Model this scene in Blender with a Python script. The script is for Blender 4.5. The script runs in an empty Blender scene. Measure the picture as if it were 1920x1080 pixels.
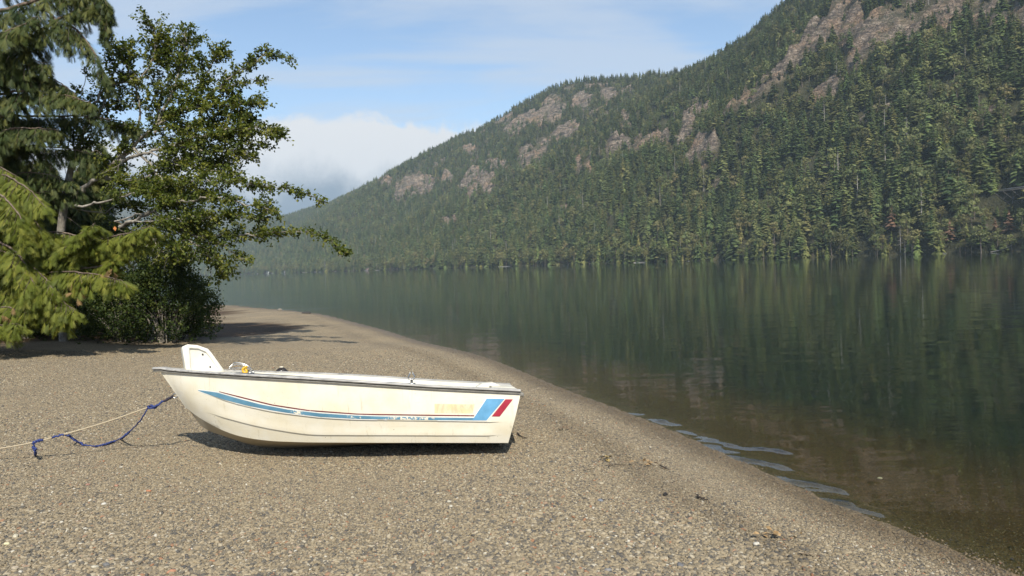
import bpy, math, random
import numpy as np
from mathutils import Matrix, Vector
scene = bpy.context.scene
R = math.radians
rng = np.random.default_rng(7)

# ------------------------------------------------------------------ camera
F = 1400.0                                   # focal length in px of the 1920 wide frame
CZ = 1.75                                    # eye height above the water
pitch, roll = math.atan(43 / F), R(1.85)
Cc = np.array([0, 0, CZ])
fwd = np.array([0, math.cos(pitch), -math.sin(pitch)])
r0 = np.array([1.0, 0, 0]); u0 = np.cross(r0, fwd)
right = r0 * math.cos(roll) - u0 * math.sin(roll)
up = np.cross(right, fwd)
cam_d = bpy.data.cameras.new('camera'); cam = bpy.data.objects.new('camera', cam_d)
scene.collection.objects.link(cam)
cam.matrix_world = Matrix(((right[0], up[0], -fwd[0], 0), (right[1], up[1], -fwd[1], 0), (right[2], up[2], -fwd[2], CZ), (0, 0, 0, 1)))
cam_d.lens = F / 1920 * 36; cam_d.sensor_width = 36; cam_d.clip_end = 12000; cam_d.clip_start = .1
scene.camera = cam

def proj(P):
    P = np.asarray(P, float) - Cc
    d = P @ fwd
    return np.stack([960 + F * (P @ right) / d, 540 - F * (P @ up) / d, d], -1)
def ray(px, py):
    v = fwd + right * ((px - 960) / F) - up * ((py - 540) / F)
    return v
def at_z(px, py, z):
    v = ray(px, py); return Cc + v * ((z - CZ) / v[2])
def at_y(px, py, y):
    v = ray(px, py); return Cc + v * (y / v[1])

# ------------------------------------------------------------------ sky, sun, exposure
SUN_EL, SUN_AZ = R(46), R(180 - 10)          # behind the camera, a little to the right
world = bpy.data.worlds.new("World"); scene.world = world; world.use_nodes = True
wt = world.node_tree; wt.nodes.clear()
def N(t, kind, **kw):
    n = t.nodes.new(kind)
    for k, v in kw.items(): setattr(n, k, v)
    return n
def L(t, a, b): t.links.new(a, b)
class G:
    """little helper to write node graphs as expressions"""
    def __init__(s, t): s.t = t
    def _in(s, sock, v):
        if v is None: return
        if isinstance(v, bpy.types.NodeSocket): s.t.links.new(v, sock)
        else: sock.default_value = v
    def math(s, op, a, b=None, c=None, clamp=False):
        n = s.t.nodes.new('ShaderNodeMath'); n.operation = op; n.use_clamp = clamp
        for i, v in enumerate((a, b, c)): s._in(n.inputs[i], v)
        return n.outputs[0]
    def mapr(s, v, a, b, c=0.0, d=1.0, smooth=True):
        n = s.t.nodes.new('ShaderNodeMapRange'); n.interpolation_type = 'SMOOTHSTEP' if smooth else 'LINEAR'
        for i, x in enumerate((v, a, b, c, d)): s._in(n.inputs[i], x)
        return n.outputs[0]
    def noise(s, vec, scale, detail=4, rough=.55, dist=0, dim='3D', lac=2.0):
        n = s.t.nodes.new('ShaderNodeTexNoise'); n.noise_dimensions = dim
        if vec is not None: s.t.links.new(vec, n.inputs['Vector'])
        n.inputs['Scale'].default_value = scale; n.inputs['Detail'].default_value = detail
        n.inputs['Roughness'].default_value = rough; n.inputs['Distortion'].default_value = dist
        n.inputs['Lacunarity'].default_value = lac
        return n.outputs[0]
    def voro(s, vec, scale, feature='F1', rand=1.0):
        n = s.t.nodes.new('ShaderNodeTexVoronoi'); n.feature = feature
        if vec is not None: s.t.links.new(vec, n.inputs['Vector'])
        n.inputs['Scale'].default_value = scale; n.inputs['Randomness'].default_value = rand
        return n
    def mix(s, f, a, b, mode='MIX'):
        n = s.t.nodes.new('ShaderNodeMix'); n.data_type = 'RGBA'; n.blend_type = mode
        s._in(n.inputs[0], f)
        for i, v in ((6, a), (7, b)):
            if isinstance(v, (tuple, list)): v = tuple(v) + ((1,) if len(v) == 3 else ())
            s._in(n.inputs[i], v)
        return n.outputs[2]
    def ramp(s, f, stops, interp='LINEAR'):
        n = s.t.nodes.new('ShaderNodeValToRGB'); n.color_ramp.interpolation = interp
        el = n.color_ramp.elements
        while len(el) < len(stops): el.new(.5)
        for e, (p, c) in zip(el, stops): e.position = p; e.color = tuple(c) + (1,)
        s._in(n.inputs[0], f); return n.outputs[0]
    def vec(s, op, a, b=None):
        n = s.t.nodes.new('ShaderNodeVectorMath'); n.operation = op
        s._in(n.inputs[0], a)
        if b is not None: s._in(n.inputs[3 if op == 'SCALE' else 1], b)
        return n.outputs[0]
    def comb(s, x, y, z):
        n = s.t.nodes.new('ShaderNodeCombineXYZ')
        for i, v in enumerate((x, y, z)): s._in(n.inputs[i], v)
        return n.outputs[0]
    def sep(s, v):
        n = s.t.nodes.new('ShaderNodeSeparateXYZ'); s._in(n.inputs[0], v); return n.outputs
    def pos(s): return s.t.nodes.new('ShaderNodeNewGeometry').outputs['Position']
    def obj(s): return s.t.nodes.new('ShaderNodeTexCoord').outputs['Object']
    def attr(s, name, inst=False):
        n = s.t.nodes.new('ShaderNodeAttribute'); n.attribute_name = name
        if inst: n.attribute_type = 'INSTANCER'
        return n
    def bump(s, h, strength=1, dist=.01, normal=None):
        n = s.t.nodes.new('ShaderNodeBump'); n.inputs['Strength'].default_value = strength
        n.inputs['Distance'].default_value = dist; s._in(n.inputs['Height'], h)
        if normal is not None: s._in(n.inputs['Normal'], normal)
        return n.outputs[0]

SKY_STRENGTH = .12
g = G(wt)
sky = N(wt, 'ShaderNodeTexSky', sky_type='NISHITA', sun_disc=False, sun_elevation=SUN_EL, sun_rotation=SUN_AZ,
        altitude=200, air_density=1.0, dust_density=.15, ozone_density=1.2)
dirv = N(wt, 'ShaderNodeTexCoord').outputs['Generated']
dx, dy, dz = g.sep(dirv)
# thin high cloud: noise on a flat layer high overhead
den = g.math('ADD', g.math('MAXIMUM', dz, 0.0), .12)
flat = g.comb(g.math('DIVIDE', dx, den), g.math('DIVIDE', dy, den), 0.0)
rotn = N(wt, 'ShaderNodeMapping'); rotn.inputs['Rotation'].default_value = (0, 0, R(-24)); rotn.inputs['Scale'].default_value = (.75, 2.0, 1)
rotn.inputs['Location'].default_value = (1.3, .35, 0)
L(wt, flat, rotn.inputs['Vector'])
c1 = g.noise(rotn.outputs[0], 1.15, 7, .56, .35)
c2 = g.noise(flat, .55, 3, .5)
wisp = g.mapr(g.math('ADD', c1, g.math('MULTIPLY', g.math('SUBTRACT', c2, .5), .7)), .38, .62)
wisp = g.math('MULTIPLY', wisp, .68)
wisp = g.math('MAXIMUM', wisp, g.mapr(dz, .42, .02, 0, .20))
# low bank of cloud lying along the far hills
b1 = g.noise(dirv, 6.5, 8, .6, .3)
b2 = g.noise(dirv, 1.8, 2, .5)
top = g.math('ADD', .180, g.math('ADD', g.math('MULTIPLY', g.math('SUBTRACT', b1, .5), .22), g.math('MULTIPLY', g.math('SUBTRACT', b2, .5), .12)))
bank = g.mapr(g.math('SUBTRACT', top, dz), -.006, .016)
puff = g.noise(dirv, 11.0, 6, .6, .3)
shade = g.mapr(g.math('ADD', dz, g.math('MULTIPLY', g.math('SUBTRACT', puff, .5), .13)), .085, .15)
k = 1 / SKY_STRENGTH
bcol = g.mix(shade, (.17 * k, .22 * k, .285 * k), (.66 * k, .665 * k, .675 * k))
skyc = g.mix(1.0, sky.outputs[0], (.98, 1.03, 1.05), 'MULTIPLY')
c = g.mix(wisp, skyc, (.47 * k, .53 * k, .62 * k))
c = g.mix(bank, c, bcol)
bg = N(wt, 'ShaderNodeBackground'); bg.inputs['Strength'].default_value = SKY_STRENGTH
L(wt, c, bg.inputs['Color'])
wo = N(wt, 'ShaderNodeOutputWorld'); L(wt, bg.outputs[0], wo.inputs['Surface'])

sun_d = bpy.data.lights.new('sun', 'SUN'); sun_d.energy = 4.4; sun_d.angle = R(.53); sun_d.color = (1, .93, .80)
sun = bpy.data.objects.new('sun', sun_d); scene.collection.objects.link(sun)
sdir = Vector((math.sin(SUN_AZ) * math.cos(SUN_EL), math.cos(SUN_AZ) * math.cos(SUN_EL), math.sin(SUN_EL)))
sun.rotation_euler = sdir.to_track_quat('Z', 'Y').to_euler()
vs = scene.view_settings
vs.view_transform = 'Standard'; vs.look = 'None'; vs.exposure = .42; vs.gamma = 1; vs.use_curve_mapping = False
scene.cycles.max_bounces = 8; scene.cycles.diffuse_bounces = 3; scene.cycles.glossy_bounces = 3
scene.cycles.transmission_bounces = 6; scene.cycles.transparent_max_bounces = 12; scene.cycles.volume_bounces = 1
scene.cycles.use_denoising = True; scene.cycles.use_adaptive_sampling = False
scene.cycles.caustics_reflective = False; scene.cycles.caustics_refractive = False

# ------------------------------------------------------------------ helpers
COL = scene.collection
def link(name, mesh, mat=None, parent=None, **props):
    o = bpy.data.objects.new(name, mesh); COL.objects.link(o)
    if mat is not None and mesh is not None:
        for m in (mat if isinstance(mat, (list, tuple)) else [mat]): mesh.materials.append(m)
    if parent is not None: o.parent = parent
    for k_, v in props.items(): o[k_] = v
    return o
def empty(name, loc=(0, 0, 0), **props):
    o = bpy.data.objects.new(name, None); COL.objects.link(o); o.location = loc; o.empty_display_size = .2
    for k_, v in props.items(): o[k_] = v
    return o
def mesh_np(name, verts, faces, smooth=False, attrs=None, mat_idx=None):
    """faces: one int array (n,3) or (n,4), or a list of such arrays"""
    if not isinstance(faces, (list, tuple)): faces = [faces]
    faces = [np.asarray(f, np.int32) for f in faces if len(f)]
    me = bpy.data.meshes.new(name)
    v = np.asarray(verts, np.float32); me.vertices.add(len(v)); me.vertices.foreach_set('co', v.ravel())
    loops = np.concatenate([f.ravel() for f in faces]) if faces else np.zeros(0, np.int32)
    sizes = np.concatenate([np.full(len(f), f.shape[1], np.int32) for f in faces]) if faces else np.zeros(0, np.int32)
    starts = np.concatenate([[0], np.cumsum(sizes)[:-1]]).astype(np.int32) if len(sizes) else sizes
    me.loops.add(len(loops)); me.loops.foreach_set('vertex_index', loops)
    me.polygons.add(len(sizes)); me.polygons.foreach_set('loop_start', starts)
    if smooth: me.polygons.foreach_set('use_smooth', np.ones(len(sizes), bool))
    if mat_idx is not None: me.polygons.foreach_set('material_index', np.asarray(mat_idx, np.int32))
    for k_, a in (attrs or {}).items():
        a = np.asarray(a)
        if a.ndim == 2: at = me.attributes.new(k_, 'FLOAT_VECTOR', 'POINT'); at.data.foreach_set('vector', a.astype(np.float32).ravel())
        elif a.dtype.kind == 'i': at = me.attributes.new(k_, 'INT', 'POINT'); at.data.foreach_set('value', a.astype(np.int32))
        else: at = me.attributes.new(k_, 'FLOAT', 'POINT'); at.data.foreach_set('value', a.astype(np.float32))
    me.update(calc_edges=True); me.validate()
    return me
def grid_faces(nu, nv, wrap=False):
    i = np.arange(nu - 1)[:, None]; j = np.arange(nv if wrap else nv - 1)[None, :]
    j2 = (j + 1) % nv
    return np.stack([i * nv + j, (i + 1) * nv + j, (i + 1) * nv + j2, i * nv + j2], -1).reshape(-1, 4)
def norm(v, axis=-1): return v / np.maximum(np.linalg.norm(v, axis=axis, keepdims=True), 1e-9)
class MB:
    """collects geometry into one mesh"""
    def __init__(s): s.v = []; s.f = {3: [], 4: []}; s.n = 0; s.a = []
    def add(s, verts, faces, a=0.0):
        verts = np.asarray(verts, float).reshape(-1, 3)
        for f in (faces if isinstance(faces, (list, tuple)) and len(faces) and isinstance(faces[0], np.ndarray) and faces[0].ndim == 2 else [np.asarray(faces, np.int64)]):
            if len(f): s.f[f.shape[1]].append(f + s.n)
        s.v.append(verts); s.a.append(np.broadcast_to(np.asarray(a, float), (len(verts),))); s.n += len(verts)
        return s
    def tube(s, pts, rad, n=8, cap=True, a=0.0):
        pts = np.asarray(pts, float); m = len(pts); rad = np.broadcast_to(np.asarray(rad, float), (m,))
        t = norm(np.gradient(pts, axis=0))
        ref = np.array([0, 0, 1.0]) if abs(t[:, 2]).mean() < .8 else np.array([1.0, 0, 0])
        x = norm(np.cross(t, ref)); y = np.cross(t, x)
        an = np.arange(n) * 2 * np.pi / n
        ring = pts[:, None] + rad[:, None, None] * (np.cos(an)[None, :, None] * x[:, None] + np.sin(an)[None, :, None] * y[:, None])
        v = ring.reshape(-1, 3); fs = [grid_faces(m, n, True)]
        if cap:
            v = np.vstack([v, pts[0], pts[-1]]); i = np.arange(n); j = (i + 1) % n
            fs += [np.stack([j, i, np.full(n, m * n)], -1), np.stack([(m - 1) * n + i, (m - 1) * n + j, np.full(n, m * n + 1)], -1)]
        return s.add(v, fs, a)
    def box(s, c, size, rot=None, a=0.0, bev=0.0):
        c = np.asarray(c, float); h = np.asarray(size, float) / 2
        p = np.array([[x, y, z] for x in (-1, 1) for y in (-1, 1) for z in (-1, 1)], float) * h
        if rot is not None: p = p @ np.asarray(rot).T
        f = np.array([[0, 1, 3, 2], [4, 6, 7, 5], [0, 4, 5, 1], [2, 3, 7, 6], [0, 2, 6, 4], [1, 5, 7, 3]])
        return s.add(p + c, [f], a)
    def mesh(s, name, smooth=False, attr='tint'):
        v = np.vstack(s.v); fs = [np.vstack(s.f[k_]) for k_ in (3, 4) if s.f[k_]]
        return mesh_np(name, v, fs, smooth, {attr: np.concatenate(s.a)} if attr else None)
    def build(s, name, mat, parent=None, smooth=False, **props):
        return link(name, s.mesh(name, smooth), mat, parent, **props)
def spline(pts, n):
    """Catmull-Rom through pts, n samples"""
    p = np.asarray(pts, float)
    if len(p) == 2: return p[0] + (p[1] - p[0]) * np.linspace(0, 1, n)[:, None]
    p = np.vstack([2 * p[0] - p[1], p, 2 * p[-1] - p[-2]])
    t = np.linspace(0, len(p) - 3 - 1e-6, n); i = t.astype(int); f = (t - i)[:, None]
    a, b, c_, d = p[i], p[i + 1], p[i + 2], p[i + 3]
    return .5 * (2 * b + (c_ - a) * f + (2 * a - 5 * b + 4 * c_ - d) * f ** 2 + (3 * b - a - 3 * c_ + d) * f ** 3)
def _h(ix, iy, s):
    n = (ix * 374761393 + iy * 668265263 + s * 1274126177) & 0xffffffff
    n = ((n ^ (n >> 13)) * 1274126177) & 0xffffffff
    return ((n ^ (n >> 16)) & 0xffff) / 65535.0
def vnoise(x, y, s=0):
    x = np.asarray(x, float); y = np.asarray(y, float)
    ix = np.floor(x).astype(np.int64); iy = np.floor(y).astype(np.int64); fx = x - ix; fy = y - iy
    fx = fx * fx * (3 - 2 * fx); fy = fy * fy * (3 - 2 * fy)
    return (_h(ix, iy, s) * (1 - fx) + _h(ix + 1, iy, s) * fx) * (1 - fy) + (_h(ix, iy + 1, s) * (1 - fx) + _h(ix + 1, iy + 1, s) * fx) * fy
def fbm(x, y, oct=4, s=0, gain=.5):
    r = 0; a = 1; t = 0
    for o in range(oct): r = r + a * vnoise(x * 2 ** o + 17.3 * o, y * 2 ** o - 9.1 * o, s + o); t += a; a *= gain
    return r / t * 2 - 1
def sstep(x, a, b): t = np.clip((x - a) / (b - a), 0, 1); return t * t * (3 - 2 * t)

def mat(name):
    m = bpy.data.materials.new(name); m.use_nodes = True; t = m.node_tree
    b = t.nodes['Principled BSDF']; return m, G(t), b
def simple(name, col, rough=.6, metal=0.0, spec=.5, var=.12, scale=30.0, bump=0.0, bdist=.002):
    m, g_, b = mat(name)
    n = g_.noise(g_.obj(), scale, 5, .6)
    col = np.array(col)
    L(g_.t, g_.mix(g_.mapr(n, .3, .7), tuple(col * (1 - var)), tuple(np.minimum(col * (1 + var), 1))), b.inputs['Base Color'])
    b.inputs['Roughness'].default_value = rough; b.inputs['Metallic'].default_value = metal
    b.inputs['Specular IOR Level'].default_value = spec
    if bump: L(g_.t, g_.bump(n, bump, bdist), b.inputs['Normal'])
    return m
# ------------------------------------------------------------------ the near shoreline and the beach
SHORE_PX = [(400, 572), (470, 577.5), (540, 583), (600, 590), (650, 602), (720, 620), (780, 639), (850, 655), (900, 668), (960, 690), (1050, 728),
            (1150, 765), (1250, 805), (1330, 840), (1430, 885), (1520, 925), (1650, 980), (1780, 1030), (1905, 1078)]
sh = [at_z(a, b, 0)[:2] for a, b in SHORE_PX]
sh = [np.array(p) for p in [(-3000, -400), (-900, 250), (-250, 160), (-90, 85), (-45, 62), (-25, 49)]] + sh + [np.array(p) for p in [(4.0, 1.6), (5.0, -2), (7, -9), (14, -30), (40, -90), (120, -300), (300, -900)]]
sh = np.array(sh)
i0 = 5                                       # resample the seen part smoothly
fine = spline(sh[i0:i0 + 24], 240)
SHORE = np.vstack([sh[:i0], fine, sh[i0 + 24:]])
def shore_dist(x, y):
    """signed distance to the near shoreline, land positive"""
    P = np.stack([np.ravel(x), np.ravel(y)], -1); out = np.full(len(P), 1e9); sg = np.ones(len(P))
    for a, b in zip(SHORE[:-1], SHORE[1:]):
        d = b - a; l2 = d @ d
        t = np.clip(((P - a) @ d) / l2, 0, 1); q = P - (a + t[:, None] * d); dd = np.hypot(q[:, 0], q[:, 1])
        cr = d[0] * (P[:, 1] - a[1]) - d[1] * (P[:, 0] - a[0])
        m = dd < out - 1e-9; out[m] = dd[m]; sg[m] = np.where(cr[m] < 0, 1, -1)
    return (out * sg).reshape(np.shape(x))
def ground_z(x, y, d=None):
    if d is None: d = shore_dist(x, y)
    land = .085 * (1 - np.exp(-np.maximum(d, 0) / .9)) + .011 * np.maximum(d, 0) + .021 * np.clip(d - 4, 0, 30) - .008 * np.maximum(d - 40, 0)
    land = land + .018 * np.exp(-((d - .95) / .3) ** 2)
    w = np.maximum(-d, 0)
    bed = -.035 * w - .0010 * w ** 2
    bed = np.where(w > 25, -1.5 - .085 * (w - 25), bed)
    z = np.where(d > 0, land, np.maximum(bed, -22))
    amp = .02 * sstep(np.abs(d), .3, 3) * np.where(d > 0, 1, .5)
    return z + amp * fbm(np.asarray(x) * .6, np.asarray(y) * .6, 3, 3)
# one ground sheet: beach, shallow bed and the bottom of the lake
def axis(lo, hi, fine_lo, fine_hi, step, grow=1.16):
    a = list(np.arange(fine_lo, fine_hi + 1e-6, step)); s = step
    while a[-1] < hi: s *= grow; a.append(a[-1] + s)
    s = step
    while a[0] > lo: s *= grow; a.insert(0, a[0] - s)
    return np.array(a)
gx = axis(-3900, 3000, -9, 6, .11); gy = axis(-700, 4900, 1.0, 14, .11, 1.08)
GX, GY = np.meshgrid(gx, gy, indexing='ij'); GD = shore_dist(GX, GY); GZ = ground_z(GX, GY, GD)
wet = 1 - sstep(GD + .10 * fbm(GX * 1.5, GY * 1.5, 3, 11), .06, .62)
wet = np.maximum(wet, .45 * np.exp(-((GD - 1.15 + .12 * fbm(GX * .8, GY * .8, 2, 5)) / .16) ** 2))
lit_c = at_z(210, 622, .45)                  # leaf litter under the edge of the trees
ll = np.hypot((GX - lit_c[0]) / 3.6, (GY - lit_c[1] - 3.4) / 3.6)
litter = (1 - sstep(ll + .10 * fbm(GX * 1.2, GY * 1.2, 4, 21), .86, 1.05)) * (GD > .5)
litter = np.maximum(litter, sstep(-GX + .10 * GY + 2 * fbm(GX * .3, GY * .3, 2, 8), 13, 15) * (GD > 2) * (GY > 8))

def gravel_color(g_, p, scale):
    v = g_.voro(p, scale); vc = g_.sep(v.outputs['Color'])
    c_ = g_.ramp(vc[0], [(0, (.095, .085, .070)), (.22, (.17, .143, .101)), (.45, (.252, .206, .137)), (.68, (.318, .261, .171)), (.88, (.378, .317, .216)), (.97, (.48, .42, .31)), (1, (.55, .50, .40))])
    rusty = g_.math('GREATER_THAN', vc[1], .955)
    return g_.mix(g_.math('MULTIPLY', rusty, .7), c_, (.30, .14, .075)), v, vc
mg, g_, b = mat('gravel')
p = g_.pos()
ca, va, _ = gravel_color(g_, p, 62); cb, vb, _ = gravel_color(g_, p, 120)
big = g_.noise(p, .55, 4, .6)
colr = g_.mix(.45, ca, cb)
colr = g_.mix(1.0, colr, g_.ramp(big, [(.3, (.84, .83, .83)), (.7, (1.12, 1.08, 1.0))]), 'MULTIPLY')
wv = g_.attr('wet').outputs['Fac']; lv = g_.attr('litter').outputs['Fac']; uv_ = g_.attr('under').outputs['Fac']
colr = g_.mix(g_.math('MULTIPLY', wv, .78), colr, g_.mix(1.0, colr, (.40, .36, .30), 'MULTIPLY'))
colr = g_.mix(g_.math('MULTIPLY', uv_, .85), colr, g_.mix(1.0, colr, (.62, .50, .34), 'MULTIPLY'))
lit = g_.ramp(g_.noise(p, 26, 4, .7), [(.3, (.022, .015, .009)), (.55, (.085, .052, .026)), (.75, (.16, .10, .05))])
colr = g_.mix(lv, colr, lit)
deep_col = g_.ramp(g_.noise(p, 1.3, 4, .65), [(.3, (.007, .015, .011)), (.7, (.016, .034, .025))])   # dark green painted on the deeper bed for the light lost in the water
colr = g_.mix(g_.math('MULTIPLY', g_.attr('depth_dark').outputs['Fac'], .97), colr, deep_col)
L(g_.t, colr, b.inputs['Base Color'])
hgt = g_.math('SUBTRACT', 1.0, g_.math('ADD', g_.math('MULTIPLY', va.outputs['Distance'], 1.0), g_.math('MULTIPLY', vb.outputs['Distance'], .5)))
L(g_.t, g_.bump(hgt, .9, .008), b.inputs['Normal'])
L(g_.t, g_.mapr(wv, 0, 1, .85, .5), b.inputs['Roughness'])
b.inputs['Specular IOR Level'].default_value = .3
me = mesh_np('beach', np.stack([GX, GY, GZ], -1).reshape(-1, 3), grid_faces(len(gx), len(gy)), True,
             {'wet': wet.ravel(), 'litter': litter.ravel(), 'under': sstep(-GD, 0, .5).ravel(), 'depth_dark': sstep(-GD + .9 * fbm(GX * .5, GY * .5, 3, 33), .3, 3.2).ravel()})
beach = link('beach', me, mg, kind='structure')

# ------------------------------------------------------------------ water
mw = bpy.data.materials.new('lake_water'); mw.use_nodes = True; t = mw.node_tree; t.nodes.clear(); g_ = G(t)
p = g_.pos()
px_, py_, pz_ = g_.sep(p)
dist_ = g_.math('SQRT', g_.math('ADD', g_.math('MULTIPLY', px_, px_), g_.math('MULTIPLY', py_, py_)))
mp = N(t, 'ShaderNodeMapping'); mp.inputs['Rotation'].default_value = (0, 0, R(10)); mp.inputs['Scale'].default_value = (.38, 1.5, 1); L(t, p, mp.inputs['Vector'])
n1 = g_.noise(mp.outputs[0], 3.0, 3, .55, .3); n2 = g_.noise(mp.outputs[0], .62, 3, .5, .5); n3 = g_.noise(mp.outputs[0], .05, 3, .55)
calm = g_.mapr(n3, .35, .65, .45, 1.0)
h = g_.math('ADD', g_.math('MULTIPLY', n1, .0024), g_.math('MULTIPLY', n2, .020))
bn = g_.bump(g_.math('MULTIPLY', h, calm), 1.0, 1.0)
gl = N(t, 'ShaderNodeBsdfGlossy'); gl.inputs['Roughness'].default_value = .02; gl.inputs['Color'].default_value = (.95, .98, 1, 1); L(t, bn, gl.inputs['Normal'])
tr = N(t, 'ShaderNodeBsdfTransparent'); tr.inputs['Color'].default_value = (.70, .73, .61, 1)
fr = N(t, 'ShaderNodeFresnel'); fr.inputs['IOR'].default_value = 1.333; L(t, bn, fr.inputs['Normal'])
ms = N(t, 'ShaderNodeMixShader'); L(t, fr.outputs[0], ms.inputs[0]); L(t, tr.outputs[0], ms.inputs[1]); L(t, gl.outputs[0], ms.inputs[2])
out = N(t, 'ShaderNodeOutputMaterial'); L(t, ms.outputs[0], out.inputs['Surface'])
wx = axis(-3800, 2900, .2, 5.0, .03, 1.12); wy = axis(-600, 4800, 4.0, 9.5, .03, 1.07)
WX, WY = np.meshgrid(wx, wy, indexing='ij')
WZ = np.zeros_like(WX)
def wavelet(px, py, h, s_across, length, ang):
    """a small lapping wave: an elongated low crest on the water near the shore"""
    c0 = at_z(px, py, 0); dx_, dy_ = WX - c0[0], WY - c0[1]
    ca_, sa_ = math.cos(ang), math.sin(ang)
    a_ = dx_ * ca_ + dy_ * sa_; b_ = -dx_ * sa_ + dy_ * ca_
    b_ = b_ + .02 * np.sin(a_ * 9 + px)
    b_ = b_ + .05 * fbm(a_ * 5 + px, a_ * 0 + py, 3, 7)
    return h * (.75 + .6 * fbm(a_ * 7 + py, b_ * 9, 3, 9)) * np.exp(-np.abs(a_ / length) ** 3) * np.exp(-(b_ / s_across) ** 2)
for (px, py, h_, sa2, ln, an) in [(1240, 789, .016, .07, .22, 118), (1350, 828, .022, .075, .26, 116), (1440, 843, .022, .06, .22, 150), (1435, 868, .018, .06, .30, 122), (1548, 914, .018, .06, .22, 122), (1520, 985, .008, .05, .3, 120)]:
    WZ += wavelet(px, py, h_ * .85, sa2 * .85, ln * .85, R(an))
_r = np.random.default_rng(3)
for _ in range(16):                         # fainter ones between them
    _px = _r.uniform(1150, 1640); _py = np.interp(_px, [q[0] for q in SHORE_PX], [q[1] for q in SHORE_PX]) - _r.uniform(4, 16)
    WZ += wavelet(_px, _py, _r.uniform(.005, .010), _r.uniform(.03, .05), _r.uniform(.08, .18), R(_r.uniform(112, 128)))
nw = len(wx) * len(wy)
bot = np.array([[wx[0], wy[0], -23], [wx[-1], wy[0], -23], [wx[-1], wy[-1], -23], [wx[0], wy[-1], -23]])
nv_ = len(wy); nu_ = len(wx)
vv = np.vstack([np.stack([WX, WY, WZ], -1).reshape(-1, 3), bot])
idx = np.arange(nw).reshape(nu_, nv_)
B0, B1, B2, B3 = nw, nw + 1, nw + 2, nw + 3
tris = []
def fan(edge, a_, b_):                        # wall from a border row of the top sheet down to two bottom corners
    e = np.asarray(edge); m = len(e) // 2
    f = [np.stack([e[:m], e[1:m + 1], np.full(m, a_)], -1), np.array([[a_, e[m], b_]]), np.stack([e[m:-1], e[m + 1:], np.full(len(e) - 1 - m, b_)], -1)]
    return np.vstack(f)
tris += [fan(idx[:, 0][::-1], B1, B0), fan(idx[-1, :][::-1], B2, B1), fan(idx[:, -1], B3, B2), fan(idx[0, :], B0, B3)]
me = mesh_np('lake', vv, [grid_faces(nu_, nv_), np.vstack(tris), np.array([[B0, B3, B2, B1]])], True)
lake = link('lake', me, mw, kind='structure')
# ------------------------------------------------------------------ the mountainside across the lake
PAIRS = [((1150, -420), (1500, -150, 470)), ((700, 150), (1113, 431, 500)), ((420, 320), (880, 640, 505)), ((302, 450), (760, 800, 495)), ((200, 600), (640, 960, 478)),
         ((100, 747), (545, 1060, 445)), ((-4, 900), (468, 1190, 398)), ((-100, 1041), (405, 1310, 357)), ((-200, 1188), (312, 1480, 362)), ((-310, 1350), (180, 1680, 406)),
         ((-385, 1462), (102, 1780, 410)), ((-465, 1578), (0, 1910, 380)), ((-617, 1800), (-149, 2080, 340)), ((-760, 1990), (-327, 2290, 300)), ((-900, 2150), (-494, 2470, 254)),
         ((-1080, 2330), (-727, 2680, 216)), ((-1450, 2600), (-1130, 3000, 180)), ((-2000, 2850), (-1750, 3300, 150)), ((-2900, 3000), (-2700, 3500, 160))]
NV, NT = 1000, 330
Sv = spline([a for a, _ in PAIRS], NV); Rv = spline([c_ for _, c_ in PAIRS], NV)
arc = np.concatenate([[0], np.cumsum(np.hypot(*np.diff(Sv, axis=0).T))])
nrm = norm(Rv[:, :2] - Sv)
Sv = Sv - nrm * (9 * fbm(arc / 70, arc * 0, 4, 31))[:, None] + 0
tt = np.concatenate([np.linspace(-.03, 1.0, 280), np.linspace(1.0, 1.9, NT - 280 + 1)[1:]])
V_, T_ = np.meshgrid(np.arange(NV), tt, indexing='ij')
A_ = arc[V_]
MX = Sv[V_, 0] * (1 - T_) + Rv[V_, 0] * T_; MY = Sv[V_, 1] * (1 - T_) + Rv[V_, 1] * T_
tc = np.clip(T_, 0, 1)
prof = .80 * tc + .20 * sstep(tc, .0, 1.0) - .10 * np.sin(np.pi * tc) * np.clip(fbm(A_ / 400, tc * 0 + 3, 2, 41) + .2, -.6, 1)
MZ = Rv[V_, 2] * prof
win = np.sin(np.pi * np.clip(tc, 0, 1)) ** .7
MZ += win * (26 * fbm(A_ / 170 + .9 * tc, tc * 1.7, 4, 51) + 15 * (1 - 2 * np.abs(fbm(A_ / 90 - 1.2 * tc, tc * 2.4, 3, 61))))
back = np.clip(T_ - 1, 0, 1)
MZ = np.where(T_ > 1, Rv[V_, 2] * (1 - .75 * back ** 1.15 - .06 * back), MZ)
MZ = np.where(T_ < .012, np.minimum(MZ, 0) + (T_ - .006) * 400, MZ + .4)
# the bare rib that runs down and left from the top of the cliff, with the ravine left of it
PR = proj(np.stack([MX, MY, MZ], -1))
U, Vp = PR[..., 0], PR[..., 1]
def rib(poly):
    best = np.full(U.shape, 1e9)
    for (ax, ay), (bx, by) in zip(poly[:-1], poly[1:]):
        l2 = (bx - ax) ** 2 + (by - ay) ** 2; t_ = np.clip(((U - ax) * (bx - ax) + (Vp - ay) * (by - ay)) / l2, 0, 1)
        best = np.minimum(best, np.hypot(U - ax - t_ * (bx - ax), Vp - ay - t_ * (by - ay)))
    return best
front = (T_ < .98)
RIB = [(1620, -40), (1560, 60), (1480, 150), (1400, 215), (1340, 262), (1290, 330)]
rb = rib(RIB); MZ += front * win * 22 * np.exp(-(rb / 34) ** 2)
gl_ = rib([(1545, -20), (1490, 80), (1400, 150), (1330, 200), (1270, 280)]); MZ -= front * win * 20 * np.exp(-(gl_ / 34) ** 2)
MZ -= front * 11 * np.exp(-((U - 1885) / 55) ** 2 - ((Vp - 392) / 28) ** 2)   # hollow the trestle crosses
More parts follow.
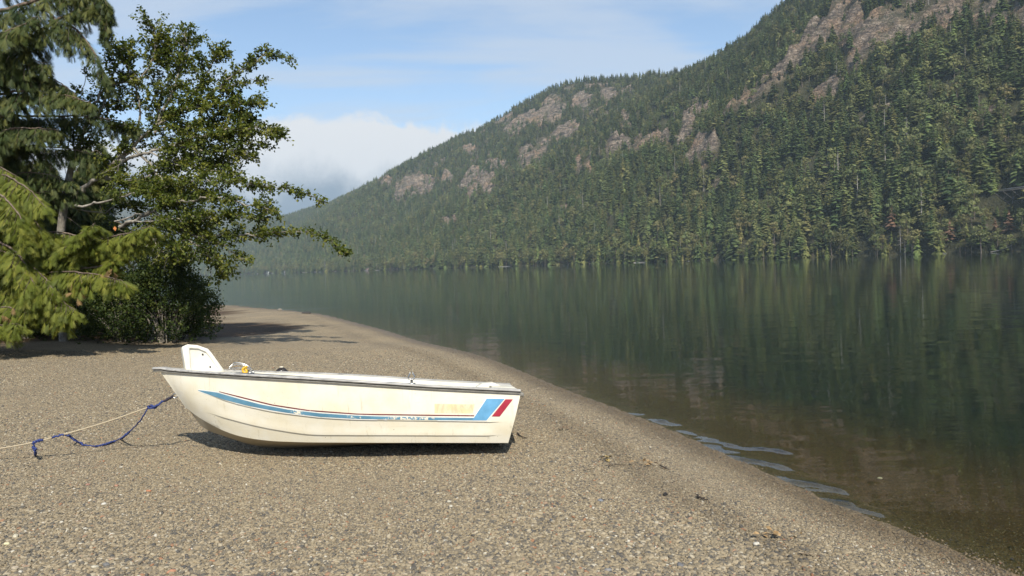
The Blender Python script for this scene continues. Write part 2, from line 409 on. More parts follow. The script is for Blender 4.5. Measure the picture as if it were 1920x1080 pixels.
# bare rock: where the photograph shows outcrops
ROCKS = [(1590, 40, 60, 16, -50), (1520, 112, 62, 15, -45), (1450, 178, 52, 13, -42), (1392, 222, 38, 10, -30), (1680, 62, 62, 38, -20), (1740, 40, 70, 34, -15), (1640, 100, 52, 22, -35),
         (1800, 10, 100, 26, -8), (1900, 40, 60, 26, 0), (1830, 30, 60, 18, -10), (1600, 70, 36, 30, 0), (1550, 181, 32, 13, -28), (1634, 225, 34, 10, -22), (1312, 305, 34, 24, -45), (1290, 228, 11, 26, 10), (1315, 195, 16, 12, 0),
         (1240, 265, 46, 12, -20), (1195, 280, 26, 12, -20), (1061, 250, 24, 14, -25), (1036, 205, 18, 24, 20), (1010, 225, 15, 15, 0), (1090, 190, 18, 12, -20), (1141, 181, 14, 12, -10), (1100, 157, 50, 7, -5), (976, 235, 32, 14, -30),
         (940, 223, 22, 9, -20), (880, 284, 16, 8, 0), (930, 312, 20, 9, 0), (990, 290, 18, 12, -20), (896, 352, 30, 18, -15), (780, 350, 36, 18, -15), (745, 372, 14, 8, 0), (1062, 396, 14, 3, -8), (842, 420, 18, 10, 0), (1092, 318, 14, 12, 0), (1270, 140, 14, 5, 0), (1175, 230, 10, 10, 0), (838, 338, 10, 7, 0), (722, 342, 14, 8, 0), (1860, 215, 20, 6, 0), (1350, 345, 14, 8, -20)]
rock = np.zeros(U.shape)
wob = 7 * fbm(A_ / 16, T_ * 36, 3, 71); wob2 = 7 * fbm(A_ / 16 + 40, T_ * 36, 3, 73)
for (cx, cy, a_, b_, ang) in ROCKS:
    q = R(ang); du, dv = U + wob - cx, Vp + wob2 - cy
    e = ((du * math.cos(q) + dv * math.sin(q)) / a_) ** 2 + ((-du * math.sin(q) + dv * math.cos(q)) / b_) ** 2
    rock = np.maximum(rock, 1 - sstep(e, .8, 1.7))
rock *= front
rock = sstep(rock, .2, .5)
rock = np.maximum(rock, front * .9 * sstep(fbm(A_ / 34 - T_ * 3, T_ * 9, 4, 85) + .35 * fbm(A_ / 160, T_ * 2, 2, 86), .30, .52) * sstep(T_, .3, .5) * sstep(Vp, 560, 330) * sstep(U, 640, 900))
rock = np.clip(rock * (1.0 + 1.5 * fbm(A_ / 11, T_ * 42, 3, 81)), 0, 1)
led = T_ * 24 + A_ / 55 + 1.2 * fbm(A_ / 30, T_ * 20, 3, 97); led = led - np.floor(led)
MZ += win * rock * (10 * fbm(A_ / 13, T_ * 40, 4, 91) + 15 * np.abs(fbm(A_ / 18 + T_ * 12, T_ * 26, 4, 95)) + 9 * sstep(led, .15, .45) - 8 * led + 1)
PM = np.stack([MX, MY, MZ], -1)

mm, g_, b = mat('mountain_ground')
p = g_.pos(); rk = g_.attr('rock').outputs['Fac']
st = N(g_.t, 'ShaderNodeMapping'); st.inputs['Rotation'].default_value = (R(25), R(-35), R(20)); st.inputs['Scale'].default_value = (.06, .06, .22); L(g_.t, p, st.inputs['Vector'])
nr = g_.noise(st.outputs[0], 1.0, 8, .66, .8)
rc = g_.ramp(nr, [(.32, (.042, .036, .033)), (.43, (.16, .128, .105)), (.54, (.31, .245, .19)), (.68, (.50, .42, .34))])
rc = g_.mix(g_.mapr(g_.noise(p, .028, 4, .6), .45, .68, 0, .75), rc, (.42, .27, .165))
wn_ = g_.t.nodes.new('ShaderNodeTexNoise'); wn_.inputs['Scale'].default_value = .09; wn_.inputs['Detail'].default_value = 5; L(g_.t, p, wn_.inputs['Vector'])
wst = g_.vec('ADD', st.outputs[0], g_.vec('SCALE', wn_.outputs['Color'], 3.2)); wpp = g_.vec('ADD', p, g_.vec('SCALE', wn_.outputs['Color'], 22.0))
crk = g_.voro(wst, 1.6, 'DISTANCE_TO_EDGE').outputs['Distance']; crk2 = g_.voro(wpp, .10, 'DISTANCE_TO_EDGE').outputs['Distance']
rc = g_.mix(g_.math('MULTIPLY', g_.mapr(g_.math('MINIMUM', crk, crk2), .0, .10, 1, 0), .7), rc, (.035, .030, .028))  # crack lines darkened in colour, making up for weak relief shadow
rc = g_.mix(g_.mapr(g_.noise(p, .11, 5, .7), .52, .66, 0, .7), rc, (.055, .065, .038))
gc = g_.ramp(g_.noise(p, .05, 5, .65), [(.3, (.03, .034, .018)), (.55, (.075, .074, .040)), (.75, (.13, .108, .06))])
L(g_.t, g_.mix(rk, gc, rc), b.inputs['Base Color']); b.inputs['Roughness'].default_value = .95; b.inputs['Specular IOR Level'].default_value = .15
L(g_.t, g_.bump(g_.math('ADD', nr, g_.noise(p, .5, 5, .65)), 1.0, 4.0), b.inputs['Normal'])
me = mesh_np('mountainside', PM.reshape(-1, 3), grid_faces(NV, NT)[:, ::-1], True, {'rock': rock.ravel()})
mountain = link('mountainside', me, mm, kind='structure')
# a second, far hill under the cloud at the head of the lake
hx = np.linspace(-3700, 600, 150); ht = np.linspace(0, 1, 40)
HX, HT = np.meshgrid(hx, ht, indexing='ij')
HY = 3500 + 1200 * HT + 60 * np.sin(HX / 300)
hz = np.interp(HX, [-3700, -2600, -1800, -1350, -1050, -700, 0, 600], [430, 460, 420, 330, 262, 240, 150, 60])
HZ = hz * np.sin(np.pi * np.clip(HT, 0, 1) * .72) / math.sin(math.pi * .5) + 26 * fbm(HX / 260, HT * 3, 4, 101) * np.sin(np.pi * HT) - 4 + 9 * fbm(HX / 22, HT * 30, 3, 103) * (HT > .05)
me = mesh_np('far_hill', np.stack([HX, HY, HZ], -1).reshape(-1, 3), grid_faces(150, 40), False, {'rock': np.zeros(HX.size)})
link('far_hill', me, mm, kind='structure')

# ------------------------------------------------------------------ forest on the mountainside
def leafmat(name, lo, mid, hi, trans=.25, obj_random=True, rough=.65, tint=True, spec=.25):
    m = bpy.data.materials.new(name); m.use_nodes = True; t_ = m.node_tree; b_ = t_.nodes['Principled BSDF']; g2 = G(t_)
    rnd = N(t_, 'ShaderNodeObjectInfo').outputs['Random']
    f = g2.attr('tint').outputs['Fac'] if tint else 0.5
    f2 = g2.math('ADD', g2.math('MULTIPLY', f, .55 if obj_random else 1.0), g2.math('MULTIPLY', rnd, .45 if obj_random else 0.0))
    c_ = g2.ramp(f2, [(0, lo), (.5, mid), (1, hi)])
    if obj_random:
        hs = N(t_, 'ShaderNodeHueSaturation'); L(t_, c_, hs.inputs['Color'])
        r2 = g2.math('FRACT', g2.math('MULTIPLY', rnd, 17.31))
        L(t_, g2.mapr(g2.math('POWER', r2, 1.6), 0, 1, .525, .445, False), hs.inputs['Hue'])
        L(t_, g2.mapr(g2.math('FRACT', g2.math('MULTIPLY', rnd, 5.77)), 0, 1, .70, 1.25, False), hs.inputs['Value'])
        c_ = hs.outputs[0]
    L(t_, c_, b_.inputs['Base Color']); b_.inputs['Roughness'].default_value = rough; b_.inputs['Specular IOR Level'].default_value = spec
    if trans:
        tl = N(t_, 'ShaderNodeBsdfTranslucent'); L(t_, g2.mix(1.0, c_, (1.15, 1.2, .6), 'MULTIPLY'), tl.inputs['Color'])
        mx = N(t_, 'ShaderNodeMixShader'); mx.inputs[0].default_value = trans
        L(t_, b_.outputs[0], mx.inputs[1]); L(t_, tl.outputs[0], mx.inputs[2]); L(t_, mx.outputs[0], t_.nodes['Material Output'].inputs['Surface'])
    return m
bark_far = simple('far_bark', (.13, .105, .085), .9, var=.3, scale=8)
snag_m = simple('silvered_wood', (.36, .33, .30), .9, var=.2, scale=5)
M_FIR = leafmat('fir_needles', (.054, .082, .032), (.118, .152, .054), (.215, .235, .085), .22)
M_CED = leafmat('far_cedar_sprays', (.078, .104, .034), (.148, .178, .052), (.23, .245, .08), .22)
M_BRD = leafmat('far_broad_leaves', (.090, .108, .042), (.160, .176, .066), (.245, .232, .09), .22)
M_RUST = leafmat('rusty_foliage', (.10, .065, .042), (.19, .112, .072), (.27, .165, .105), .2, False)

def far_conifer(seed, Rr=.17, whorls=24, per=7, droop=.35, top=.05, bare=.10, irregular=.35):
    """unit-height conifer: trunk and pointed folded branch fans"""
    r = np.random.default_rng(seed); m = MB(); V = []; Fc = []; A = []
    m.tube([(0, 0, -.03), (0, 0, .5), (0, 0, 1)], [.013, .008, .001], 5, False)
    ntri = sum(len(x) for x in m.f[4])
    for w in range(whorls):
        z = bare + (1 - bare) * (w / whorls) ** .92
        Lm = Rr * (1 - (z - bare) / (1 - bare)) ** .75 * (0.55 + .45 * min(1, (z - bare) / .12 + .3)) + .012
        for k_ in range(per):
            if r.random() < .13: continue
            a = r.random() * 6.283; l = Lm * (1 + irregular * r.normal()); l = max(l, .012)
            zz = z + r.normal() * .012
            d = np.array([math.cos(a), math.sin(a), 0]); s_ = np.array([-d[1], d[0], 0]); dn = np.array([0, 0, -1.0])
            dr = droop * (.6 + .8 * r.random()); wdt = l * (.26 + .16 * r.random())
            base = np.array([0, 0, zz]); mid = base + d * l * .55 + dn * l * dr * .45; tip = base + d * l + dn * l * dr * 1.05
            ml = mid + s_ * wdt + dn * l * .16; mr = mid - s_ * wdt + dn * l * .16
            n0 = len(V); V += [base, ml, mr, tip, mid]; A += [r.random()] * 5
            Fc += [[n0, n0 + 4, n0 + 1], [n0, n0 + 2, n0 + 4], [n0 + 1, n0 + 4, n0 + 3], [n0 + 4, n0 + 2, n0 + 3]]
    V = np.array(V); m.add(V, np.array(Fc), np.array(A)); me_ = m.mesh('conifer')
    mi = np.zeros(len(me_.polygons), np.int32)
    sz = np.zeros(len(me_.polygons), np.int32); me_.polygons.foreach_get('loop_total', sz)
    mi[sz == 4] = 1; me_.polygons.foreach_set('material_index', mi)
    return me_
def far_broadleaf(seed, n=230, h=.72):
    r = np.random.default_rng(seed); m = MB()
    m.tube([(0, 0, -.03), (.02, .01, .35), (-.02, .02, .7)], [.02, .014, .004], 5, False)
    V = []; Fc = []; A = []
    for c_ in range(11):
        a = r.random() * 6.283; rr = .22 * math.sqrt(r.random()); cz = .38 + .5 * r.random(); rr *= 1 - .6 * max(0, cz - .6) / .3
        cc = np.array([math.cos(a) * rr, math.sin(a) * rr, cz]); cr = .10 + .06 * r.random(); ti = r.random()
        for q in range(n // 11):
            o = norm(r.normal(size=3)); o[2] = abs(o[2]) * .9 - .25; pc = cc + o * cr * (.7 + .4 * r.random())
            e1 = norm(np.cross(o, r.normal(size=3))); e2 = np.cross(norm(o + .5 * r.normal(size=3)), e1); s_ = .022 + .02 * r.random()
            n0 = len(V); V += [pc + e1 * s_, pc + e2 * s_, pc - e1 * s_, pc - e2 * s_ + o * .01]; A += [.6 * ti + .4 * r.random()] * 4
            Fc += [[n0, n0 + 1, n0 + 2], [n0, n0 + 2, n0 + 3]]
    m.add(np.array(V), np.array(Fc), np.array(A)); me_ = m.mesh('broadleaf')
    mi = np.zeros(len(me_.polygons), np.int32); sz = np.zeros(len(me_.polygons), np.int32); me_.polygons.foreach_get('loop_total', sz)
    mi[sz == 4] = 1; me_.polygons.foreach_set('material_index', mi)
    return me_
def far_snag(seed):
    r = np.random.default_rng(seed); m = MB(); m.tube([(0, 0, -.03), (.004, 0, .5), (0, .006, 1)], [.014, .009, .002], 5, False)
    for k_ in range(26):
        z = .25 + .72 * r.random(); a = r.random() * 6.283; l = .10 * (1.1 - z) + .02
        m.tube([(0, 0, z), (math.cos(a) * l, math.sin(a) * l, z - .3 * l)], [.004, .0015], 3, False)
    return m.mesh('snag')
KINDS = []                                    # (mesh, kind)
def reg(me_, mats):
    for x in mats: me_.materials.append(x)
    KINDS.append(me_)
for s_, a in enumerate([(.15, 26, 7, .35, .05, .06), (.19, 24, 8, .42, .05, .10), (.12, 28, 6, .30, .05, .16), (.21, 22, 8, .5, .05, .05), (.165, 24, 7, .25, .05, .22)]):
    reg(far_conifer(200 + s_, *a), [M_FIR, bark_far])
for s_, a in enumerate([(.22, 24, 9, .75, .05, .02), (.18, 26, 8, .85, .05, .03)]):
    reg(far_conifer(230 + s_, *a), [M_CED, bark_far])
reg(far_broadleaf(240), [M_BRD, bark_far]); reg(far_broadleaf(241), [M_BRD, bark_far])
reg(far_snag(250), [snag_m])
reg(far_conifer(251, .16, 26, 5, .45, .05, .12, .6), [M_RUST, bark_far])
FIR, CED, BRD, SNAG, RUST = [0, 1, 2, 3, 4], [5, 6], [7, 8], 9, 10

# candidate tree positions, uniform over the slope's area
e1 = PM[1:, :-1] - PM[:-1, :-1]; e2 = PM[:-1, 1:] - PM[:-1, :-1]
area = np.linalg.norm(np.cross(e1[..., :2], e2[..., :2])[..., None], axis=-1)
uu = U[:-1, :-1]
keepcell = (T_[:-1, :-1] < 1.06) & (T_[:-1, :-1] > .004) & (uu > 300) & (uu < 2350)
wgt = area * keepcell
NTREE = 92000
pick = rng.choice(wgt.size, NTREE, p=(wgt / wgt.sum()).ravel())
iv, it = np.unravel_index(pick, wgt.shape); fu, fv = rng.random(NTREE)[:, None], rng.random(NTREE)[:, None]
P0 = PM[iv, it] + e1[iv, it] * fu + e2[iv, it] * fv
rk_ = rock[iv, it]; tv = T_[iv, it]
ok = (rng.random(NTREE) > sstep(rk_, .15, .6) * (.96 - .30 * sstep(fbm(np.asarray(P0[:, 0]) / 18, P0[:, 1] / 18, 2, 115), .1, .4)))
# thin out by a clumpy density field
cl = fbm(P0[:, 0] / 45, P0[:, 1] / 45, 3, 111)
ok &= rng.random(NTREE) < .66 + .5 * cl
# rows of trees right along the waterline
nrow = 1300
jv = np.sort(rng.random(nrow)) * (NV - 1); jv0 = jv.astype(int); fr_ = (jv - jv0)[:, None]
jv1 = np.minimum(jv0 + 1, NV - 1)
SR = Sv[jv0] * (1 - fr_) + Sv[jv1] * fr_ + nrm[jv0] * (1.0 + 9 * rng.random(nrow) ** 1.3)[:, None]
row = np.column_stack([SR, np.full(nrow, .5)]); us = proj(row)[:, 0]; rowok = (us > 300) & (us < 2300)
P0 = np.vstack([P0[ok], row[rowok]]); tv = np.concatenate([tv[ok], np.full(rowok.sum(), .01)]); rk_ = np.concatenate([rk_[ok], np.zeros(rowok.sum())])
n = len(P0)
pj = proj(P0)
mixn = fbm(P0[:, 0] / 70, P0[:, 1] / 70, 3, 121); rr = rng.random(n)
kind = rng.choice(FIR, n)
lowright = sstep(pj[:, 0], 1000, 1600) * (1 - sstep(tv, .05, .5))
brd = rr < (.10 + .34 * sstep(mixn, -.05, .35) * (.5 + lowright)); kind[brd] = rng.choice(BRD, brd.sum())
shorey = (tv < .03); ced = shorey & (rng.random(n) < .26 * sstep(pj[:, 0], 600, 1300) + .10); kind[ced] = rng.choice(CED, ced.sum())
ced2 = (~shorey) & (rng.random(n) < .02 + .03 * lowright); kind[ced2] = rng.choice(CED, ced2.sum())
bs = shorey & (rng.random(n) < .35); kind[bs] = rng.choice(BRD, bs.sum()); brd = brd | bs
sn = rng.random(n) < .02 + .05 * (rk_ > .05); kind[sn] = SNAG
hgt_ = (7 + 17 * rng.random(n) ** 1.25) * (1 + .3 * fbm(P0[:, 0] / 60, P0[:, 1] / 60, 2, 131)) * (1 - .60 * sstep(rk_, .05, .6)) * (1 - .25 * sstep(tv, .3, 1))
hgt_ *= 1 + .28 * lowright
hgt_ = np.where(shorey, 6 + 20 * rng.random(n) ** 1.1, hgt_); hgt_[brd] *= .85; hgt_[ced & shorey] *= .75
fat = rng.uniform(.85, 1.3, n)
rz = rng.random(n) * 6.283
vis_px = hgt_ / pj[:, 2] * F
inframe = (pj[:, 0] > 5) & (pj[:, 0] < 1915) & (pj[:, 1] > 20) & (pj[:, 1] < 540)
vis_px = np.where(inframe, vis_px, 0)
def hide_taken(u0, u1, v0, v1):               # clear the wood round a placed thing
    global P0
    m = (pj[:, 0] > u0) & (pj[:, 0] < u1) & (pj[:, 1] > v0) & (pj[:, 1] < v1); return m
low = hide_taken(1838, 1930, 364, 470) & (pj[:, 2] < 515)
lim = np.maximum(pj[:, 1] - 384, 1) * pj[:, 2] / F * np.random.default_rng(5).uniform(.7, 1.0, n); hgt_ = np.where(low, np.minimum(hgt_, lim), hgt_)
drop = low & (hgt_ < .8); hgt_ = np.where(low, np.maximum(hgt_, 2.5), hgt_)
for _u, _v in ((1781, 452), (1894, 425), (1868, 418), (1672, 430)): drop |= hide_taken(_u - 16, _u + 16, _v + 2, 490) & (hgt_ / pj[:, 2] * F > (pj[:, 1] - _v - 2))
solo = np.zeros(n, bool)
def far_tree(name, i, label, cat, group):
    o = bpy.data.objects.new(name, KINDS[kind[i]]); COL.objects.link(o)
    o.location = P0[i]; o.rotation_euler = (0, 0, rz[i]); s_ = hgt_[i]; o.scale = (s_ * fat[i], s_ * fat[i], s_)
    o['label'] = label; o['category'] = cat
    if group: o['group'] = group
    return o
vis_px[drop] = 0
for kinds_, cap, nm, lab, cat_, grp in (
        (FIR, 300, 'fir_tree', 'dark green pointed fir crowded among others on the slope across the lake', 'fir tree', 'dark firs on the slope across the lake'),
        (CED, 120, 'cedar_tree', 'yellow green drooping cedar low on the wooded slope across the lake', 'cedar tree', 'yellow green cedars low on the far slope'),
        (BRD, 90, 'broadleaf_tree', 'round crowned olive green broadleaf tree among the firs across the lake', 'tree', 'broadleaf trees among the firs across the lake'),
        ([SNAG], 30, 'dead_tree', 'bare silvery dead trunk standing among green firs across the lake', 'dead tree', 'bare dead trunks on the far slope')):
    cand = np.where(np.isin(kind, kinds_) & (vis_px > 0))[0]
    cand = cand[np.argsort(-vis_px[cand])][:cap]
    for i in cand: far_tree(nm, i, lab, cat_, grp)
    solo[cand] = True
PROTO = []                                    # the stuff forest borrows the same tree meshes
def gn_scatter(name, pts, rot, scale, idx, protos, mats, setmat=None, extra=None, **props):
    me_ = mesh_np(name, pts, [], False, {**(extra or {}), 'rot': np.asarray(rot), 'scl': np.asarray(scale), 'idx': np.asarray(idx).astype(int)})
    o = link(name, me_, mats, **props)
    ng = bpy.data.node_groups.new(name, 'GeometryNodeTree')
    ng.interface.new_socket('Geometry', in_out='INPUT', socket_type='NodeSocketGeometry'); ng.interface.new_socket('Geometry', in_out='OUTPUT', socket_type='NodeSocketGeometry')
    gi = ng.nodes.new('NodeGroupInput'); go = ng.nodes.new('NodeGroupOutput'); iop = ng.nodes.new('GeometryNodeInstanceOnPoints'); jn = ng.nodes.new('GeometryNodeJoinGeometry')
    for po in reversed(protos):
        oi = ng.nodes.new('GeometryNodeObjectInfo'); oi.transform_space = 'ORIGINAL'; oi.inputs['Object'].default_value = po
        gi2 = ng.nodes.new('GeometryNodeGeometryToInstance'); src = oi.outputs['Geometry']
        if setmat is not None:
            s2 = ng.nodes.new('GeometryNodeSetMaterial'); s2.inputs['Material'].default_value = setmat; ng.links.new(src, s2.inputs['Geometry']); src = s2.outputs[0]
        ng.links.new(src, gi2.inputs[0]); ng.links.new(gi2.outputs[0], jn.inputs[0])
    def na(nm, ty):
        q = ng.nodes.new('GeometryNodeInputNamedAttribute'); q.data_type = ty; q.inputs['Name'].default_value = nm; return q.outputs['Attribute']
    ng.links.new(gi.outputs[0], iop.inputs['Points']); ng.links.new(jn.outputs[0], iop.inputs['Instance']); iop.inputs['Pick Instance'].default_value = True
    ng.links.new(na('idx', 'INT'), iop.inputs['Instance Index']); ng.links.new(na('rot', 'FLOAT_VECTOR'), iop.inputs['Rotation']); ng.links.new(na('scl', 'FLOAT_VECTOR'), iop.inputs['Scale'])
    ng.links.new(iop.outputs[0], go.inputs[0])
    md = o.modifiers.new('scatter', 'NODES'); md.node_group = ng
    return o
rest = ~solo & ~drop
protos = []
for k_, me_ in enumerate(KINDS):
    ex = [o for o in COL.objects if o.data is me_]
    if not ex:
        i = np.where((kind == k_))[0][:1]
        ex = [None]
    protos.append(ex[0])
# reddish dying conifers by the water, each told apart by where it stands
RED = [(1781, 452, 16, 'tall rusty red dying conifer by the water left of the leaning pale log'),
       (1894, 425, 15, 'bright rust red crown of a dying tree at the far right shore'),
       (1868, 418, 9, 'small orange red dying tree just left of the brightest red crown on the right shore'),
       (1672, 430, 20, 'dull brown red dead conifer above the waterline among green cedars')]
for (px, py, h_, lab) in RED:
    j = np.argmin(np.hypot(U - px, Vp - py - 8) + 1e6 * (T_ > .5)); q = PM.reshape(-1, 3)[j]
    if lab.startswith('small'): q = q + np.array([-2.0, -3, 0])
    o = bpy.data.objects.new('dying_tree', KINDS[RUST]); COL.objects.link(o); o.location = q; o.scale = (h_, h_, h_)
    o.rotation_euler = (0, 0, px); o['label'] = lab; o['category'] = 'dying tree'
    if protos[RUST] is None: protos[RUST] = o
gn_scatter('forest', P0[rest], np.column_stack([np.zeros(rest.sum()), np.zeros(rest.sum()), rz[rest]]),
           np.column_stack([hgt_[rest] * fat[rest], hgt_[rest] * fat[rest], hgt_[rest]]), kind[rest], protos, [M_FIR], kind='stuff',
           label='dense mixed forest of firs, cedars and broadleaf trees covering the mountainside', category='forest')

# driftwood logs, docks and cabins along the far waterline
def shore_at(px, inland=0.0, z=.25):
    u_ = proj(np.column_stack([Sv, np.zeros(NV)]))
    okm = np.where(u_[:, 2] > 0)[0]; j = okm[np.argmin(np.abs(u_[okm, 0] - px))]
    j2 = min(j + 1, NV - 1); j3 = max(j - 1, 0)
    q = np.append(Sv[j] + nrm[j] * inland, z); tdir = norm(Sv[j3] - Sv[j2]); return q, np.append(tdir, 0)
drift_m = simple('pale_driftwood', (.36, .335, .30), .85, var=.18, scale=3)
for k_, (px, ln, lab) in enumerate([(500, 14, 'pale drift log at the far waterline nearest the leafy branch'), (572, 20, 'long pale log along the far shore under the branch tip'), (600, 12, 'short pale log at the distant waterline right of the branch tip'),
                                    (628, 16, 'pale grey log on the far waterline below the tall pale green trees'), (686, 18, 'pale log at the far shore left of the pink cabin'), (708, 22, 'long pale log at the far shore right of the pink cabin'),
                                    (790, 18, 'thin pale log at the waterline below the middle of the wooded hill'), (945, 26, 'bleached log stretched along the waterline under the grey brown trees'), (1200, 16, 'short bleached log at the dark waterline in mid shore'), (1300, 18, 'bleached log under bright cedars in mid shore'), (1765, 9, 'bleached log lying along the water below the red tree')]):
    q, td = shore_at(px, .3, .12); m = MB(); rr_ = .20 + .08 * (k_ % 3)
    m.tube(spline([-td * ln / 2, np.array([0, 0, .12]), td * ln / 2 + np.array([0, 0, .3])], 6), [rr_, rr_ * 1.1, rr_, rr_ * .9, rr_ * .8, rr_ * .55], 8)
    o = m.build('drift_log', drift_m, smooth=True, label=lab, category='log', group='bleached logs along the far waterline'); o.location = q
q, td = shore_at(1880, .5, .3); m = MB(); m.tube(spline([q + td * -6 + [0, 0, 0], q + [0, 0, 1.0], q + td * -(-7) + [0, 0, 3.6]], 6) - q, [.16, .2, .22, .2, .15, .1], 7)
o = m.build('drift_log', drift_m, smooth=True, label='long grey log leaning up out of the water at the right edge', category='log'); o.location = q
q, td = shore_at(1760, 1.0, .5); m = MB(); m.tube(spline([[0, 0, 0], [.1, 0, 2.4], [0, .1, 4.6]], 5), [.16, .14, .12, .1, .06], 6)
m.tube(spline([[.0, 0, 3.6], [2.0, .4, 4.0], [4.6, .4, 4.3]], 5), [.1, .1, .08, .06, .04], 6); m.tube([[-.9, 0, 5.3], [.05, .1, 4.4]], [.04, .07], 5)
o = m.build('bare_trunk', drift_m, smooth=True, label='bleached forked snag with one level arm standing at the waterline', category='dead tree'); o.location = q
white_m = simple('white_paint', (.75, .75, .73), .6, var=.05); pink_m = simple('faded_pink_boards', (.5, .33, .29), .8, var=.1); roof_m = simple('grey_roofing', (.18, .18, .19), .8)
glass_m = simple('dark_window_glass', (.03, .035, .04), .15)
def cabin(px, w, d, h, mt, lab, inland=7):
    q, td = shore_at(px, inland, 0); q = q + np.array([0, 0, 1.2]); e = empty('cabin', q, label=lab, category='cabin'); nn = np.array([-td[1], td[0], 0]); Rm = np.stack([td, nn, [0, 0, 1.0]], 1)
    m = MB(); m.box((0, 0, h / 2 - 1), (w, d, h + 2)); mm_ = m.mesh('wall'); wl = link('wall', mm_, mt, e)
    rf = MB(); a = np.array([[-w / 2 - .5, -d / 2 - .5, h], [-w / 2 - .5, d / 2 + .5, h], [-w / 2 - .5, 0, h + d * .35], [w / 2 + .5, -d / 2 - .5, h], [w / 2 + .5, d / 2 + .5, h], [w / 2 + .5, 0, h + d * .35]])
    rf.add(a, [np.array([[0, 2, 1], [3, 4, 5]]), np.array([[0, 3, 5, 2], [1, 2, 5, 4], [0, 1, 4, 3]])]); link('roof', rf.mesh('roof'), roof_m, e)
    for s_ in (-1, 1):
        for f in (-.27, .27):
            wn = MB(); wn.box((f * w, s_ * (d / 2 + .03), h * .55), (w * .2, .08, h * .36)); link('window', wn.mesh('window'), glass_m, e)
    e.rotation_euler = (0, 0, math.atan2(td[1], td[0])); return e
cabin(498, 9, 7, 4, white_m, 'white cabin at the far waterline beside the leafy branch')
cabin(530, 7, 6, 3.6, white_m, 'small white cabin on the far shore, second from the leafy branch')
cabin(683, 8, 6, 3.6, pink_m, 'faded pink cabin among pale logs on the far shore')
def dock(px, lab):
    q, td = shore_at(px, -6, 0); e = empty('dock', q, label=lab, category='dock'); m = MB(); m.box((0, 0, .75), (14, 3, .25)); link('deck', m.mesh('deck'), drift_m, e)
    for x in (-6, 0, 6):
        m = MB(); m.tube([(x, 1.2, -2), (x, 1.2, 1.9)], .18, 6); link('pile', m.mesh('pile'), white_m, e)
    e.rotation_euler = (0, 0, math.atan2(td[1], td[0]))
dock(487, 'low dock with white piles at the far left shore'); dock(515, 'low pale dock between two white cabins on the far shore'); dock(596, 'pale dock at the far shore under the tip of the branch')
# timber trestle bridge in the trees at the right
tr_m = simple('weathered_timber', (.135, .125, .115), .9, var=.25, scale=2)
pa, pb = at_y(1836, 361, 520), at_y(1960, 351, 468)
pa[2] = pb[2] = (pa[2] + pb[2]) / 2 + .2
te = empty('trestle_bridge', (pa + pb) / 2, label='dark timber trestle bridge with crossed braces among trees at the right', category='bridge')
ax_ = norm((pb - pa) * [1, 1, 0]); sd = np.array([-ax_[1], ax_[0], 0]); o0 = (pa + pb) / 2; Ln = np.linalg.norm(pb - pa)
def beam(nm, a_, b_, r_, mt=tr_m):
    m = MB(); m.tube([a_, b_], r_, 4); link(nm, m.mesh(nm, attr=None), mt, te)
Rm = np.stack([ax_, sd, [0, 0, 1.0]], 1)
m = MB(); m.box((0, 0, -.35), (Ln, 3.2, .7), Rm); link('deck', m.mesh('deck'), tr_m, te)
rail_m = simple('dull_rail_steel', (.4, .4, .42), .4)
for s_ in (-1, 1):
    m = MB(); m.box(sd * s_ * 1.7 + np.array([0, 0, .9]), (Ln, .12, .14), Rm); link('handrail', m.mesh('handrail'), rail_m, te)
nb = 8
for k_ in range(nb):
    c_ = ax_ * (k_ / (nb - 1) - .5) * (Ln - 2)
    for s_ in (-1, 1): beam('post', c_ + sd * s_ * 1.3 + [0, 0, -.7], c_ + sd * s_ * 2.6 + [0, 0, -17], .24)
    for z_ in (-.9, -6, -11): beam('cross_beam', c_ + sd * -2.2 + [0, 0, z_], c_ + sd * 2.2 + [0, 0, z_], .16)
    if k_ < nb - 1:
        c2 = ax_ * ((k_ + 1) / (nb - 1) - .5) * (Ln - 2)
        for za, zb in ((-.9, -6), (-6, -11)):
            beam('brace', c_ - sd * 2.0 + [0, 0, za], c2 - sd * 2.3 + [0, 0, zb], .15); beam('brace', c2 - sd * 2.0 + [0, 0, za], c_ - sd * 2.3 + [0, 0, zb], .15)
# the air over the lake: far slopes fade a little to blue
mh = bpy.data.materials.new('haze'); mh.use_nodes = True; t = mh.node_tree; t.nodes.clear()
vp = N(t, 'ShaderNodeVolumePrincipled'); vp.inputs['Color'].default_value = (.66, .82, .96, 1); vp.inputs['Density'].default_value = 1.0e-04; vp.inputs['Anisotropy'].default_value = 0
ho = N(t, 'ShaderNodeOutputMaterial'); L(t, vp.outputs[0], ho.inputs['Volume'])
m = MB(); lo, hi = np.array([-4700, -1200, -25.0]), np.array([3900, 5900, 760.0]); m.box((lo + hi) / 2, hi - lo)
m.build('haze', mh, kind='stuff')
